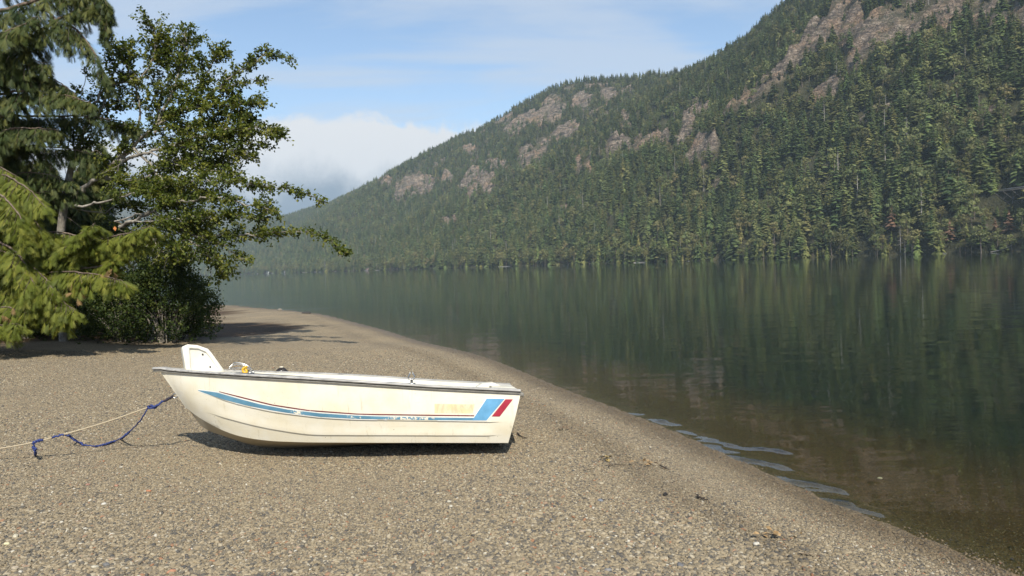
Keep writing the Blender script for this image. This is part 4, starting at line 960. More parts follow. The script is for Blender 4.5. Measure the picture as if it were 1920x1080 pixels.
u1 = np.array([np.interp(w1[i], [0, 1], [tp[i, 0], cp[i, 0]]) for i in range(NS)])
f1 = sstep(u1, 385, 430) * (1 - sstep(u1, 915, 945)); f2 = sstep(u1, 378, 420) * (1 - sstep(u1, 915, 945))
w1 = np.convolve(np.pad(w1, 3, mode='edge'), np.ones(7) / 7, 'valid'); w2 = np.convolve(np.pad(w2, 3, mode='edge'), np.ones(7) / 7, 'valid')
w2 = np.maximum(w2, w1 + .08)
STEP = .009
def side_normal(i):
    j0, j1 = max(i - 1, 0), min(i + 1, NS - 1)
    n_ = np.cross(TT[j1] + CC[j1] - TT[j0] - CC[j0], CC[i] - TT[i]); n_ = n_ / np.linalg.norm(n_)
    return n_ if n_[1] < 0 else -n_
SN = np.array([side_normal(i) for i in range(NS)])
def offset(i, w):
    """outward swell of the side at (station, fraction): each strake flares out to its lower edge"""
    o_ = .030 * math.sin(math.pi * min(max(w, 0), 1)) * sstep(xs[i], 0, .15)
    if w <= w1[i]: o_ += STEP * f1[i] * sstep(w, w1[i] - .22, w1[i])
    elif w <= w2[i]: o_ += STEP * f2[i] * sstep(w, w2[i] - .16, w2[i])
    return o_
def side_pt(i, w, extra=0.0): return TT[i] * (1 - w) + CC[i] * w + SN[i] * (offset(i, w) + extra)
def side_px(px, py, extra):
    """point on the near side seen at a pixel"""
    best = None
    a = tp[:, :2]; b_ = cp[:, :2]; d = b_ - a
    cr = d[:, 0] * (py - a[:, 1]) - d[:, 1] * (px - a[:, 0])
    j = np.where((cr[:-1] <= 0) != (cr[1:] <= 0))[0]
    j = j[0] if len(j) else (0 if abs(cr[0]) < abs(cr[-1]) else NS - 2)
    f = cr[j] / (cr[j] - cr[j + 1]) if cr[j] != cr[j + 1] else 0
    i = j
    def fr_(k_): return np.clip(((px - a[k_, 0]) * d[k_, 0] + (py - a[k_, 1]) * d[k_, 1]) / (d[k_] @ d[k_]), -.1, 1.1)
    w = fr_(j) * (1 - f) + fr_(j + 1) * f
    p_ = side_pt(j, w, extra) * (1 - f) + side_pt(j + 1, w, extra) * f
    return p_
rows = []
for i in range(NS):
    e = 1e-4
    ws = list(np.linspace(0, w1[i] - .004, 7)) + [w1[i] - e * 10, w1[i] + .006] + list(np.linspace(w1[i] + .012, w2[i] - .004, 6)) + [w2[i] - e * 10, w2[i] + .006] + list(np.linspace(w2[i] + .012, 1, 5))
    nw_ = [side_pt(i, w) for w in ws]
    nb_ = [CC[i] * (1 - q) + KK[i] * q for q in (.04, .35, .7, 1.0)]
    rows.append(nw_ + nb_)
nw_n = len(ws); rows = np.array(rows); nr_ = rows.shape[1]
full = np.concatenate([rows, (rows * [1, -1, 1])[:, ::-1][:, 1:]], 1); nf_ = full.shape[1]
V = full.reshape(-1, 3); Fq = grid_faces(NS, nf_)[:, ::-1]
# transom closing the stern
last = (NS - 1) * nf_ + np.arange(nf_); cen = full[-1].mean(0) ; V2 = np.vstack([V, full[-1], cen]); k0_ = len(V)
tri = np.stack([k0_ + np.arange(nf_ - 1), k0_ + np.arange(1, nf_), np.full(nf_ - 1, k0_ + nf_)], -1); tri = np.vstack([tri, [[k0_ + nf_ - 1, k0_, k0_ + nf_]]])
me = mesh_np('hull', V2, [Fq, tri], True)
try: me.set_sharp_from_angle(angle=R(28))
except Exception: pass
M_BOT = gelcoat('grimy_shaded_bottom', 1.6, (.40, .355, .27), .65)  # grime, with the shade under the hull darkened into its base colour
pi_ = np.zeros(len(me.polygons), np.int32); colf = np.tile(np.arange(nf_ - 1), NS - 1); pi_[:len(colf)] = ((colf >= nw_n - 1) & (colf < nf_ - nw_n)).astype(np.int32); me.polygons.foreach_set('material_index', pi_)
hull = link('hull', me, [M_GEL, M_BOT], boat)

# inner skin: side decks, well and floor, built from the sheer inwards
inn = []
zr = .024
fl_z = KK[NS // 2, 2] + .09
for i in range(NS):
    s = xs[i]; t_ = TT[i]; hb = -t_[1]
    dk = min(.11, hb * .55) if 24 < i < NS - 6 else hb * .93     # side-deck width; full deck at bow and stern
    zt = t_[2] + zr
    wi = max(hb - dk, .004)
    dep = (zt - max(fl_z, CC[i, 2] + .03)) * sstep(i, 23, 25) * (1 - sstep(i, NS - 8, NS - 6))
    dep = max(dep, .0)
    def hw(z):                                # inside half-width of the hull at height z
        w_ = np.clip((t_[2] - z) / max(t_[2] - CC[i, 2], 1e-3), 0, 1); return max((hb * (1 - w_) - CC[i, 1] * w_) * .95 - .018, .004)
    z1, z2, z3 = zt - .012 - dep * .03, zt - dep * .75 - .014, zt - dep - .016
    inn.append([[t_[0], -hb + .004, zt], [t_[0], -hb + .03, zt + .004], [t_[0], -wi, zt + .002], [t_[0], -min(wi * .99, hw(z1)), z1], [t_[0], -min(wi * .96, hw(z2)), z2], [t_[0], -min(wi * .88, hw(z3)), z3], [t_[0], 0, z3 - .002]])
inn = np.array(inn); inn2 = np.concatenate([inn, (inn * [1, -1, 1])[:, ::-1][:, 1:]], 1)
me = mesh_np('inner_skin', inn2.reshape(-1, 3), grid_faces(NS, inn2.shape[1]), True)
try: me.set_sharp_from_angle(angle=R(35))
except Exception: pass
link('inner_skin', me, M_IN, boat)
def xb(px): return hit_b(px, 715, 0)[0]
def sheer(x): return np.interp(x, TT[:, 0], TT[:, 2]), np.interp(x, TT[:, 0], -TT[:, 1])
# thwarts
for (pa_, pb_) in ((455, 545), (690, 770)):
    xa, xb_ = xb(pa_), xb(pb_); z_, h_ = sheer((xa + xb_) / 2); m = MB()
    m.box(((xa + xb_) / 2, 0, z_ - .075), (xb_ - xa, 2 * (min(h_, sheer(xa)[1]) - .085), .035)); o = m.build('thwart', M_IN, boat)
    bv = o.modifiers.new('bevel', 'BEVEL'); bv.width = .012; bv.segments = 2
# solid dark strips standing for slot openings, just inside the near rail
M_SLOT = simple('dark_slot_strip', (.012, .02, .03), .5)
for pa_, pb_ in ((425, 606), (709, 794), (892, 918)):
    n_ = 24; us = np.linspace(pa_, pb_, n_); m = MB()
    tb = [hit_b(u_, interp_px([(301, 691), (420, 699), (470, 701.5), (670, 714), (808, 723.5), (976, 733)], u_) + 1.0, -float(np.interp(hit_b(u_, 715, -.5)[0], TT[:, 0], -TT[:, 1])) + .055) for u_ in us]
    tb = np.array(tb); hgt2 = .014 * np.minimum(1, np.minimum((us - pa_) / 25 + .15, (pb_ - us) / 25 + .1))
    lo_ = tb.copy(); lo_[:, 2] -= .025; hi_ = tb.copy(); hi_[:, 2] += hgt2
    bk = hi_ + [0, .03, -.004]; bl = lo_ + [0, .03, 0]
    vv = np.stack([lo_, hi_, bk, bl], 1).reshape(-1, 3); m.add(vv, [grid_faces(n_, 4, True)]); m.build('slot_strip', M_SLOT, boat)
# rub rail: rounded pale grey extrusion with a dark groove and a lower lip
railM, g2, b_ = mat('pale_vinyl_rail'); p_ = g2.obj()
sc = N(g2.t, 'ShaderNodeMapping'); sc.inputs['Scale'].default_value = (2.5, 40, 40); L(g2.t, p_, sc.inputs['Vector'])
L(g2.t, g2.ramp(g2.noise(sc.outputs[0], 1.6, 6, .7), [(.30, (.13, .125, .12)), (.48, (.34, .33, .31)), (.66, (.50, .485, .46))]), b_.inputs['Base Color']); b_.inputs['Roughness'].default_value = .45
M_LIP = simple('grey_rail_lip', (.21, .20, .175), .6, var=.25, scale=14); M_GROOVE = simple('black_rail_groove', (.022, .02, .018), .6)
prof = lambda pts: np.array(pts)
PTOP = prof([(-.010, .030), (.006, .036), (.020, .032), (.029, .022), (.031, .010), (.026, -.001), (.012, -.004), (-.010, -.004)])
PGRV = prof([(-.006, -.003), (.015, -.003), (.015, -.016), (-.006, -.016)])
PLIP = prof([(-.006, -.0155), (.022, -.0155), (.023, -.020), (.018, -.034), (-.006, -.034)])
def rail_path():
    tipz = TT[0, 2]; n_ = TT[:, :].copy()
    near = TT[::-1].copy(); far = (TT * [1, -1, 1])
    # round the bow
    tipx = hit_b(291, 693, 0)[0]
    w0 = -TT[3, 1]; a = np.linspace(-90, 90, 13)[1:-1]
    bow = np.stack([TT[3, 0] - (TT[3, 0] - tipx) * np.cos(np.radians(a)) ** .8, w0 * np.sin(np.radians(a)), np.full(len(a), TT[0, 2] + .004)], -1)
    path = np.vstack([near[:-3], bow, far[3:]])
    # down round the stern corner
    return path
RP = rail_path()
def outward(path):
    t_ = np.gradient(path, axis=0); t_[:, 2] = 0; t_ = norm(t_); return np.stack([-t_[:, 1], t_[:, 0], 0 * t_[:, 0]], -1) * 1.0
RO = outward(RP)
if (RO[5, 1] > 0): RO = -RO
def sweep(prof_, name, m_):
    v = RP[:, None] + RO[:, None] * prof_[None, :, :1] * .85 + np.array([0, 0, 1.0]) * (prof_[None, :, 1:2] + .034) * .60
    n_, k_ = len(RP), len(prof_); mb = MB(); f = grid_faces(n_, k_, True)
    caps = []
    vv = np.vstack([v.reshape(-1, 3), v[0].mean(0), v[-1].mean(0)]); i = np.arange(k_); j = (i + 1) % k_
    mb.add(vv, [f, np.vstack([np.stack([j, i, np.full(k_, n_ * k_)], -1), np.stack([(n_ - 1) * k_ + i, (n_ - 1) * k_ + j, np.full(k_, n_ * k_ + 1)], -1)])])
    me_ = mb.mesh(name, True, None)
    try: me_.set_sharp_from_angle(angle=R(50))
    except Exception: pass
    return link(name, me_, m_, boat)
rub = sweep(PTOP, 'rub_rail', railM); sweep(PGRV, 'rail_groove', M_GROOVE); sweep(PLIP, 'rail_lip', M_LIP)
# stern rail cap and corner piece
t1 = TT[-1]; m = MB(); m.box((t1[0] + .012, 0, t1[2] - .008), (.04, 2 * (-t1[1]) - .02, .032)); o = m.build('stern_cap', M_LIP, boat); bv = o.modifiers.new('bevel', 'BEVEL'); bv.width = .01; bv.segments = 2
# raised white seat moulding at the stern, on the far side
pw = [hit_b(u_, v_, .22) for u_, v_ in ((893, 725.5), (905, 719), (924, 717.5), (937, 722), (938, 731), (893, 731))]
pw = np.array(pw); m = MB(); dpt = .22
f_ = np.arange(len(pw)); m.add(np.vstack([pw, pw + [0, dpt, 0]]), [np.array([[i, (i + 1) % 6, 6 + (i + 1) % 6, 6 + i] for i in range(6)]), np.array([[0, 5, 4, 3], [0, 3, 2, 1], [6, 7, 8, 9], [6, 9, 10, 11]])])
o = m.build('stern_seat', M_IN, boat); bv = o.modifiers.new('bevel', 'BEVEL'); bv.width = .008; bv.segments = 2

# painted stripes, thin films on the side; a mirrored set on the far side
def film(name, col, chips, seed, chipcol=(.80, .74, .60), thr=.655):
    m, g2, b_ = mat(name); p_ = g2.vec('ADD', g2.obj(), (seed, 0, 0))
    x_, y_, z_ = g2.sep(g2.obj())
    n_ = g2.noise(p_, 46, 6, .72); big = g2.noise(p_, 2.1, 3, .6)
    wear = g2.math('ADD', n_, g2.math('MULTIPLY', g2.math('SUBTRACT', big, .5), .5))
    for (x0, x1, am) in chips:                # the stretch that is rubbed through
        wear = g2.math('ADD', wear, g2.math('MULTIPLY', g2.math('MULTIPLY', g2.mapr(x_, x0 - .06, x0 + .03), g2.mapr(x_, x1 - .03, x1 + .06, 1, 0)), am))
    fade = g2.mix(g2.mapr(g2.noise(p_, 5, 5, .65), .3, .7), tuple(np.array(col) * .85), tuple(np.minimum(np.array(col) * 1.12 + .012, 1)))
    c_ = g2.mix(g2.mapr(wear, thr, thr + .045), fade, chipcol)
    L(g2.t, c_, b_.inputs['Base Color']); b_.inputs['Roughness'].default_value = .45; b_.inputs['Specular IOR Level'].default_value = .35; return m
X = lambda u_: hit_b(u_, 778, -.6)[0]
M_BLUE = film('worn_blue_stripe', (.105, .25, .36), [(X(545), X(566), .15), (X(722), X(806), .13)], 0)
M_BLUE2 = film('light_blue_film', (.125, .34, .56), [], 3.1, thr=.72); M_RED = film('red_film', (.36, .022, .045), [], 5.3, thr=.71); M_MAR = film('maroon_stripe', (.17, .03, .035), [], 7.7)
M_WHT = simple('white_film_edge', (.83, .82, .77), .5, var=.05)
def ribbon(name, topx, botx, m_, extra, ua, ub, n_=90):
    us = np.linspace(ua, ub, n_); T1 = np.array([side_px(u_, interp_px(topx, u_), extra) for u_ in us]); B1_ = np.array([side_px(u_, interp_px(botx, u_), extra) for u_ in us])
    v = np.stack([T1, (T1 + B1_) / 2 + np.array([0, -.0004, 0]), B1_], 1).reshape(-1, 3); f = grid_faces(n_, 3)
    for s_ in (1, -1):
        link(name, mesh_np(name, v * [1, s_, 1], f[:, ::s_], True), m_, boat)
BT = [(375.5, 729.5), (412, 734), (448, 744), (492, 755), (543, 764.5), (603, 771.5), (670, 776), (717, 778), (808, 780), (889, 781)]
BB = [(375.5, 730.3), (385.5, 734.2), (425.5, 746.5), (470, 757.5), (514, 766), (543, 770.5), (603, 778), (670, 782), (717, 783.2), (808, 784.8), (889, 785.6)]
MT = [(414.5, 731.6), (454, 741), (514, 755.3), (581, 765.3), (670, 772.2), (704, 773.2), (808, 775), (889.6, 776.2)]
MBt = [(a, b_ + (1.2 if a < 430 else 2.0)) for a, b_ in MT]
ribbon('white_edge', [(a, b_ - 1.6) for a, b_ in BT], [(a, b_ + 1.8) for a, b_ in BB], M_WHT, .0012, 376, 912)
ribbon('blue_stripe', BT, BB, M_BLUE, .0024, 375.6, 889); ribbon('maroon_stripe', MT, MBt, M_MAR, .0026, 414.5, 889)
def panel(name, corners, m_, extra, n_=14):
    (a, b_, c_, d) = [np.array(q, float) for q in corners]   # top-left, top-right, bottom-right, bottom-left
    q = np.linspace(0, 1, n_); G_ = np.array([[(a * (1 - u_) + b_ * u_) * (1 - v_) + (d * (1 - u_) + c_ * u_) * v_ for v_ in q] for u_ in q])
    v = np.array([side_px(p_[0], p_[1], extra) for p_ in G_.reshape(-1, 2)]); f = grid_faces(n_, n_)
    for s_ in (1, -1): link(name, mesh_np(name, v * [1, s_, 1], f[:, ::s_], True), m_, boat)
panel('white_edge', [(910.8, 745.4), (948.2, 745.6), (912.5, 787.2), (883.5, 786.6)], M_WHT, .0018)
panel('blue_panel', [(912.5, 746.6), (946, 747), (911.5, 785.6), (885, 785.4)], M_BLUE2, .0036)
panel('red_panel', [(947.6, 747.8), (961.3, 748), (936.3, 778.8), (921.5, 778.4)], M_RED, .0036)
# ghost of old lettering: a yellowed patch with the marks of letters long scraped away
mp2, g2, b_ = mat('yellowed_lettering_ghost'); p_ = g2.obj()
sc = N(g2.t, 'ShaderNodeMapping'); sc.inputs['Scale'].default_value = (44, 8, 11); sc.inputs['Rotation'].default_value = (0, R(14), 0); L(g2.t, p_, sc.inputs['Vector'])
gn_ = g2.noise(sc.outputs[0], 1.0, 3, .6, .7)
c_ = g2.mix(g2.mapr(g2.noise(p_, 12, 4, .6), .35, .65), (.74, .62, .36), (.72, .66, .47)); c_ = g2.mix(g2.math('MULTIPLY', g2.mapr(gn_, .50, .60), .42), c_, (.47, .42, .27))
L(g2.t, c_, b_.inputs['Base Color']); b_.inputs['Roughness'].default_value = .5
panel('lettering_ghost', [(815, 755.8), (889.5, 757), (886, 773), (815, 772.5)], mp2, .0010)

# fittings
M_STEEL = simple('worn_chrome', (.55, .54, .52), .28, 1.0, var=.2, scale=25); M_BLACK = simple('black_plastic', (.018, .016, .017), .5)
M_YEL = simple('yellow_plastic', (.68, .40, .02), .5, var=.15)
ol = hit_b(772, 718, -.575); m = MB()                                # oarlock on the near rail
m.box(ol + [0, 0, -.006], (.062, .035, .012)); m.tube([ol + [0, 0, -.05], ol + [0, 0, .03]], .011, 10)
o = m.build('oarlock_base', M_STEEL, boat, True)
m = MB()
for s_ in (-1, 1): m.tube(spline([ol + [0, 0, .028], ol + [s_ * .020, 0, .034], ol + [s_ * .026, 0, .052], ol + [s_ * .009, .0, .085], ol + [s_ * .012, 0, .094]], 14), [.007] * 10 + [.006, .006, .005, .005], 7)
m.build('oarlock', M_STEEL, boat, True)
bk = hit_b(528, 697, .60); m = MB()                                   # black bracket on the far rail
q_ = np.array([(-.060, -.03), (.060, -.03), (.062, .0), (.040, .026), (.022, .040), (-.018, .040), (-.040, .024), (-.062, .0)])
m.add(np.vstack([np.column_stack([q_[:, 0], 0 * q_[:, 0] - .02, q_[:, 1]]), np.column_stack([q_[:, 0], 0 * q_[:, 0] + .02, q_[:, 1]])]) + bk, [np.array([[i, (i + 1) % 8, 8 + (i + 1) % 8, 8 + i] for i in range(8)]), np.array([[0, 7, 2, 1], [7, 6, 3, 2], [6, 5, 4, 3], [8, 9, 10, 15], [15, 10, 11, 14], [14, 11, 12, 13]])])
o = m.build('oarlock_bracket', M_BLACK, boat)
m = MB(); m.box(bk + [.003, -.012, .046], (.034, .022, .014)); m.build('bracket_cap', M_IN, o)
m = MB(); m.tube([bk + [0, -.024, .026], bk + [0, -.024, .006]], [.009, .004], 7); m.build('bracket_pin', M_STEEL, o)
be = hit_b(331, 742, 0); m = MB(); an = np.linspace(0, 2 * np.pi, 17); m.tube(np.stack([be[0] - .012 + .020 * np.cos(an), 0 * an, be[2] + .020 * np.sin(an)], -1), .005, 7, False); m.build('bow_eye', M_STEEL, boat, True)

# white moulded seat standing up in the bow, not part of the hull: top-level
fa = np.array([(341.5, 650), (352, 645.5), (371, 647.5), (390, 654), (397, 662), (423, 697.5), (352, 697.5), (348, 692)], float)
def plane_pt(px, py, p0, n_):
    d = ray(px, py); return Cc + d * (((p0 - Cc) @ n_) / (d @ n_))
sx = BO + Mb @ np.array([hit_b(382, 690, -.05)[0], -.05, TT[12, 2] + .02])
nrm_s = norm(np.array([.42, -.88, .22]))
front_ = np.array([plane_pt(a, b_, sx, nrm_s) for a, b_ in fa]); backv = front_ - nrm_s * .085 + np.array([-.012, 0, -.004])
cen_ = front_.mean(0); ins = np.array([plane_pt(a, b_, sx, nrm_s) for a, b_ in [(355, 653), (358, 652.5), (372, 653.5), (386, 659.5), (392, 666.5), (413, 696), (361, 696.5), (357, 690)]])
rec = ins - nrm_s * .022 + (cen_ - ins) * .05
sr = empty('plastic_seat', sx, label='white moulded plastic seat shell standing up in the bow of the boat', category='seat')
m = MB(); k_ = len(fa); allv = np.vstack([front_, ins, rec, rec.mean(0), backv, backv.mean(0)])
rq = lambda a, b_: np.array([[a + i, a + (i + 1) % k_, b_ + (i + 1) % k_, b_ + i] for i in range(k_)])
fan_ = lambda a, c_: np.array([[a + i, a + (i + 1) % k_, c_] for i in range(k_)])
m.add(allv, [np.vstack([rq(0, k_), rq(k_, 2 * k_), rq(3 * k_ + 1, 0)]), np.vstack([fan_(2 * k_, 3 * k_), fan_(3 * k_ + 1, 4 * k_ + 1)[:, ::-1]])])
M_SEAT = gelcoat('white_seat_plastic', .45, (  .72, .71, .665), .5)
o = m.build('shell', M_SEAT, sr); o.matrix_parent_inverse = Matrix.Translation(-Vector(sr.location)); bv = o.modifiers.new('bevel', 'BEVEL'); bv.width = .006; bv.segments = 2
for a, b_ in ((380, 664.5), (394, 688)):
    h0 = plane_pt(a, b_, sx - nrm_s * .019, nrm_s); m = MB(); m.tube([h0, h0 + nrm_s * .006], .008, 8); q2 = m.build('bolt', M_BLACK, sr); q2.matrix_parent_inverse = Matrix.Translation(-Vector(sr.location))
# bent wire frame with a yellow strap lying in the bow well
wf0 = BO + Mb @ hit_b(452, 697, -.10); wr = empty('wire_frame', wf0, label='bent chrome wire frame with a yellow strap lying in the boat behind the seat', category='wire frame')
wp = lambda a, b_, y: BO + Mb @ hit_b(a, b_, y)
m = MB()
m.tube(spline([wp(429, 691, -.12), wp(437, 682, -.10), wp(443, 680, -.10), wp(456, 682, -.10), wp(466, 687, -.10), wp(472, 695, -.10), wp(471, 702, -.12)], 26), .005, 7); m.tube(spline([wp(429, 691, -.12), wp(445, 690, -.14), wp(462, 690.5, -.14)], 10), .0045, 6)
m.tube(spline([wp(432, 688, .06), wp(441, 683.5, .06), wp(455, 684, .06), wp(466, 690, .06)], 12), .004, 6)
m.tube([wp(429, 691, -.12), wp(432, 688, .06)], .004, 6); m.tube(spline([wp(436, 691, -.14), wp(439, 696, -.14), wp(443, 691, -.14)], 8), .0035, 6)
for a in (440, 446, 452, 458): m.tube([wp(a, 682.5, -.10), wp(a + 1, 685.5, .06)], .0028, 5)
o = m.build('wire', M_STEEL, wr, True); o.matrix_parent_inverse = Matrix.Translation(-Vector(wr.location))
m = MB(); m.tube(spline([wp(463, 688, -.13), wp(457, 690, -.15), wp(455, 695, -.15), wp(459, 699.5, -.16), wp(463, 697, -.15), wp(460, 692, -.14)], 18), .011, 8)
o = m.build('yellow_strap', M_YEL, wr, True); o.matrix_parent_inverse = Matrix.Translation(-Vector(wr.location))
m = MB(); m.tube([wp(466, 693, -.15), wp(470, 702, -.15)], .010, 8); m.tube([wp(472, 693, -.13), wp(476, 700, -.13)], .008, 8)
o = m.build('clamp', M_STEEL, wr, True); o.matrix_parent_inverse = Matrix.Translation(-Vector(wr.location))

# ------------------------------------------------------------------ ropes
def gp(px, py, lift=0.01):
    z = .25
    for _ in range(6): q = at_z(px, py, z); z = float(ground_z(q[0], q[1])) + lift
    return at_z(px, py, z)
def ropemat(name, c0, c1, sc_=90):
    m, g2, b_ = mat(name); p_ = g2.obj(); w_ = g2.t.nodes.new('ShaderNodeTexWave'); w_.inputs['Scale'].default_value = sc_; w_.inputs['Distortion'].default_value = 3; L(g2.t, p_, w_.inputs['Vector'])
    L(g2.t, g2.mix(w_.outputs['Fac'], c0, c1), b_.inputs['Base Color']); b_.inputs['Roughness'].default_value = .9; L(g2.t, g2.bump(w_.outputs['Fac'], .6, .004), b_.inputs['Normal']); return m
M_RC = ropemat('cream_rope_fibre', (.42, .34, .22), (.70, .60, .43)); M_RB = ropemat('blue_rope_fibre', (.015, .025, .10), (.06, .10, .36)); M_RD = ropemat('dark_rope_fibre', (.014, .012, .02), (.06, .055, .09))
eye_w = BO + Mb @ (be + np.array([-.03, 0, -.004]))
knot = at_y(279, 763.5, eye_w[1] - .05)
far_end = at_y(-160, 868, 6.35)
e = empty('mooring_rope', knot, label='taut cream rope running from the bow of the boat off to the left', category='rope')
pts = [knot, at_y(200, 791, 6.6), at_y(120, 814.5, 6.5), at_y(60, 830, 6.45), at_y(0, 841, 6.4), far_end]
m = MB(); m.tube(spline(pts, 60), .0062, 7); o = m.build('strand', M_RC, e, True); o.matrix_parent_inverse = Matrix.Translation(-Vector(e.location))
e = empty('blue_rope', knot, label='frayed blue rope knotted at the bow and hanging in a loop below the cream rope', category='rope')
def rpart(nm, pts, r_, m_, jitter=.006, n_=60):
    p_ = spline(pts, n_); p_[1:-1] += jitter * np.random.default_rng(len(pts) * 7 + n_).normal(size=(n_ - 2, 3)); m = MB(); m.tube(p_, r_, 7); o = m.build(nm, m_, e, True); o.matrix_parent_inverse = Matrix.Translation(-Vector(e.location))
hg = lambda px, py: at_y(px, py, float(np.interp(py, [765, 780, 826], [eye_w[1] - .06, 6.66, 6.98])))
rpart('dark_lashing', [eye_w, (eye_w + at_y(315, 748, eye_w[1] - .02)) / 2, at_y(308, 752, eye_w[1] - .03)], .012, M_RD, .003, 20)
rpart('knot', [at_y(310, 751, eye_w[1] - .03), at_y(298, 757.5, eye_w[1] - .04), at_y(291, 762, eye_w[1] - .07), at_y(283, 761, eye_w[1] - .03), at_y(278, 764, eye_w[1] - .05), at_y(288, 765.5, eye_w[1] - .06), at_y(294, 762.5, eye_w[1] - .05), at_y(296, 759, eye_w[1] - .04)], .0085, M_RB, .004, 40)
rpart('hanging_loop', [at_y(277, 765, eye_w[1] - .06), hg(268, 781), hg(262, 790), hg(250, 802), hg(240, 813), hg(230, 820), gp(215, 827), gp(200, 833), gp(185, 836.5), gp(175, 836.5), gp(162, 834.5), gp(152, 832), gp(143, 828, .05), hg(132, 820), hg(118, 813.5)], .0058, M_RB, .0022, 110)
for a, b_, c_ in (([(215, 827), (198, 833), (179, 837)], 1, 0), ([(158, 834), (145, 828), (128, 816)], 1, 0), ([(243, 809), (236, 816), (226, 823)], 1, 0)):
    rpart('frayed_length', [hg(u_, v_) if v_ < 822 else gp(u_, v_, .014) for u_, v_ in a], .0095, M_RB, .003, 26)
rpart('wrapped_length', [at_y(120, 814.5, 6.49), at_y(104, 818.5, 6.47), at_y(98, 820, 6.46)], .008, M_RB, .004, 16); rpart('wrapped_length', [at_y(81, 825, 6.46), at_y(72, 827, 6.45), at_y(63, 829, 6.45)], .0105, M_RB, .005, 18)
rpart('frayed_tail', [at_y(63, 829, 6.45), at_y(62, 833, 6.44), at_y(64, 840, 6.42), at_y(67, 847, 6.4), gp(66, 853)], [.0065] * 8 + [.0105] * 14, M_RB, .006, 22)
# ------------------------------------------------------------------ loose stones on the beach
def pebble_mesh(seed, flat=.55):
    r = np.random.default_rng(seed); t_ = (1 + 5 ** .5) / 2
    v = norm(np.array([[-1, t_, 0], [1, t_, 0], [-1, -t_, 0], [1, -t_, 0], [0, -1, t_], [0, 1, t_], [0, -1, -t_], [0, 1, -t_], [t_, 0, -1], [t_, 0, 1], [-t_, 0, -1], [-t_, 0, 1]], float))
    f = np.array([[0, 11, 5], [0, 5, 1], [0, 1, 7], [0, 7, 10], [0, 10, 11], [1, 5, 9], [5, 11, 4], [11, 10, 2], [10, 7, 6], [7, 1, 8], [3, 9, 4], [3, 4, 2], [3, 2, 6], [3, 6, 8], [3, 8, 9], [4, 9, 5], [2, 4, 11], [6, 2, 10], [8, 6, 7], [9, 8, 1]])
    ed = {}; vl = list(v); nf = []
    def mid(a, b_):
        k_ = (min(a, b_), max(a, b_))
        if k_ not in ed: ed[k_] = len(vl); vl.append(norm((vl[a] + vl[b_]) / 2))
        return ed[k_]
    for a, b_, c_ in f:
        ab, bc, ca_ = mid(a, b_), mid(b_, c_), mid(c_, a); nf += [[a, ab, ca_], [b_, bc, ab], [c_, ca_, bc], [ab, bc, ca_]]
    v = np.array(vl); 
    for q in range(4):                        # knock a few flats off it
        n_ = norm(r.normal(size=3)); d = v @ n_; cut = r.uniform(.55, .85); v = v - np.maximum(d - cut, 0)[:, None] * n_
    v = v * (1 + .07 * r.normal(size=(len(v), 1))) * [1, r.uniform(.62, .95), flat * r.uniform(.75, 1.2)]
    return mesh_np('pebble', v, np.array(nf), True)
M_PEB, g2, b_ = mat('pebble_stone')
rn = N(g2.t, 'ShaderNodeObjectInfo').outputs['Random']
c_ = g2.ramp(rn, [(0, (.080, .078, .075)), (.14, (.135, .122, .100)), (.40, (.218, .181, .124)), (.66, (.285, .234, .155)), (.90, (.345, .288, .198)), (.965, (.40, .36, .275)), (.972, (.27, .15, .09)), (.984, (.30, .16, .09)), (.99, (.46, .43, .35)), (1, (.52, .49, .42))])
n_ = g2.noise(g2.obj(), 3.5, 4, .6); c_ = g2.mix(1.0, c_, g2.ramp(n_, [(.3, (.84, .84, .85)), (.7, (1.12, 1.10, 1.06))]), 'MULTIPLY')
wa = g2.attr('wet', True).outputs['Fac']; c_ = g2.mix(g2.math('MULTIPLY', wa, .8), c_, g2.mix(1.0, c_, (.42, .37, .31), 'MULTIPLY'))   # damp stones at the water's edge
L(g2.t, c_, b_.inputs['Base Color']); L(g2.t, g2.mapr(wa, 0, 1, .8, .45), b_.inputs['Roughness']); b_.inputs['Specular IOR Level'].default_value = .25
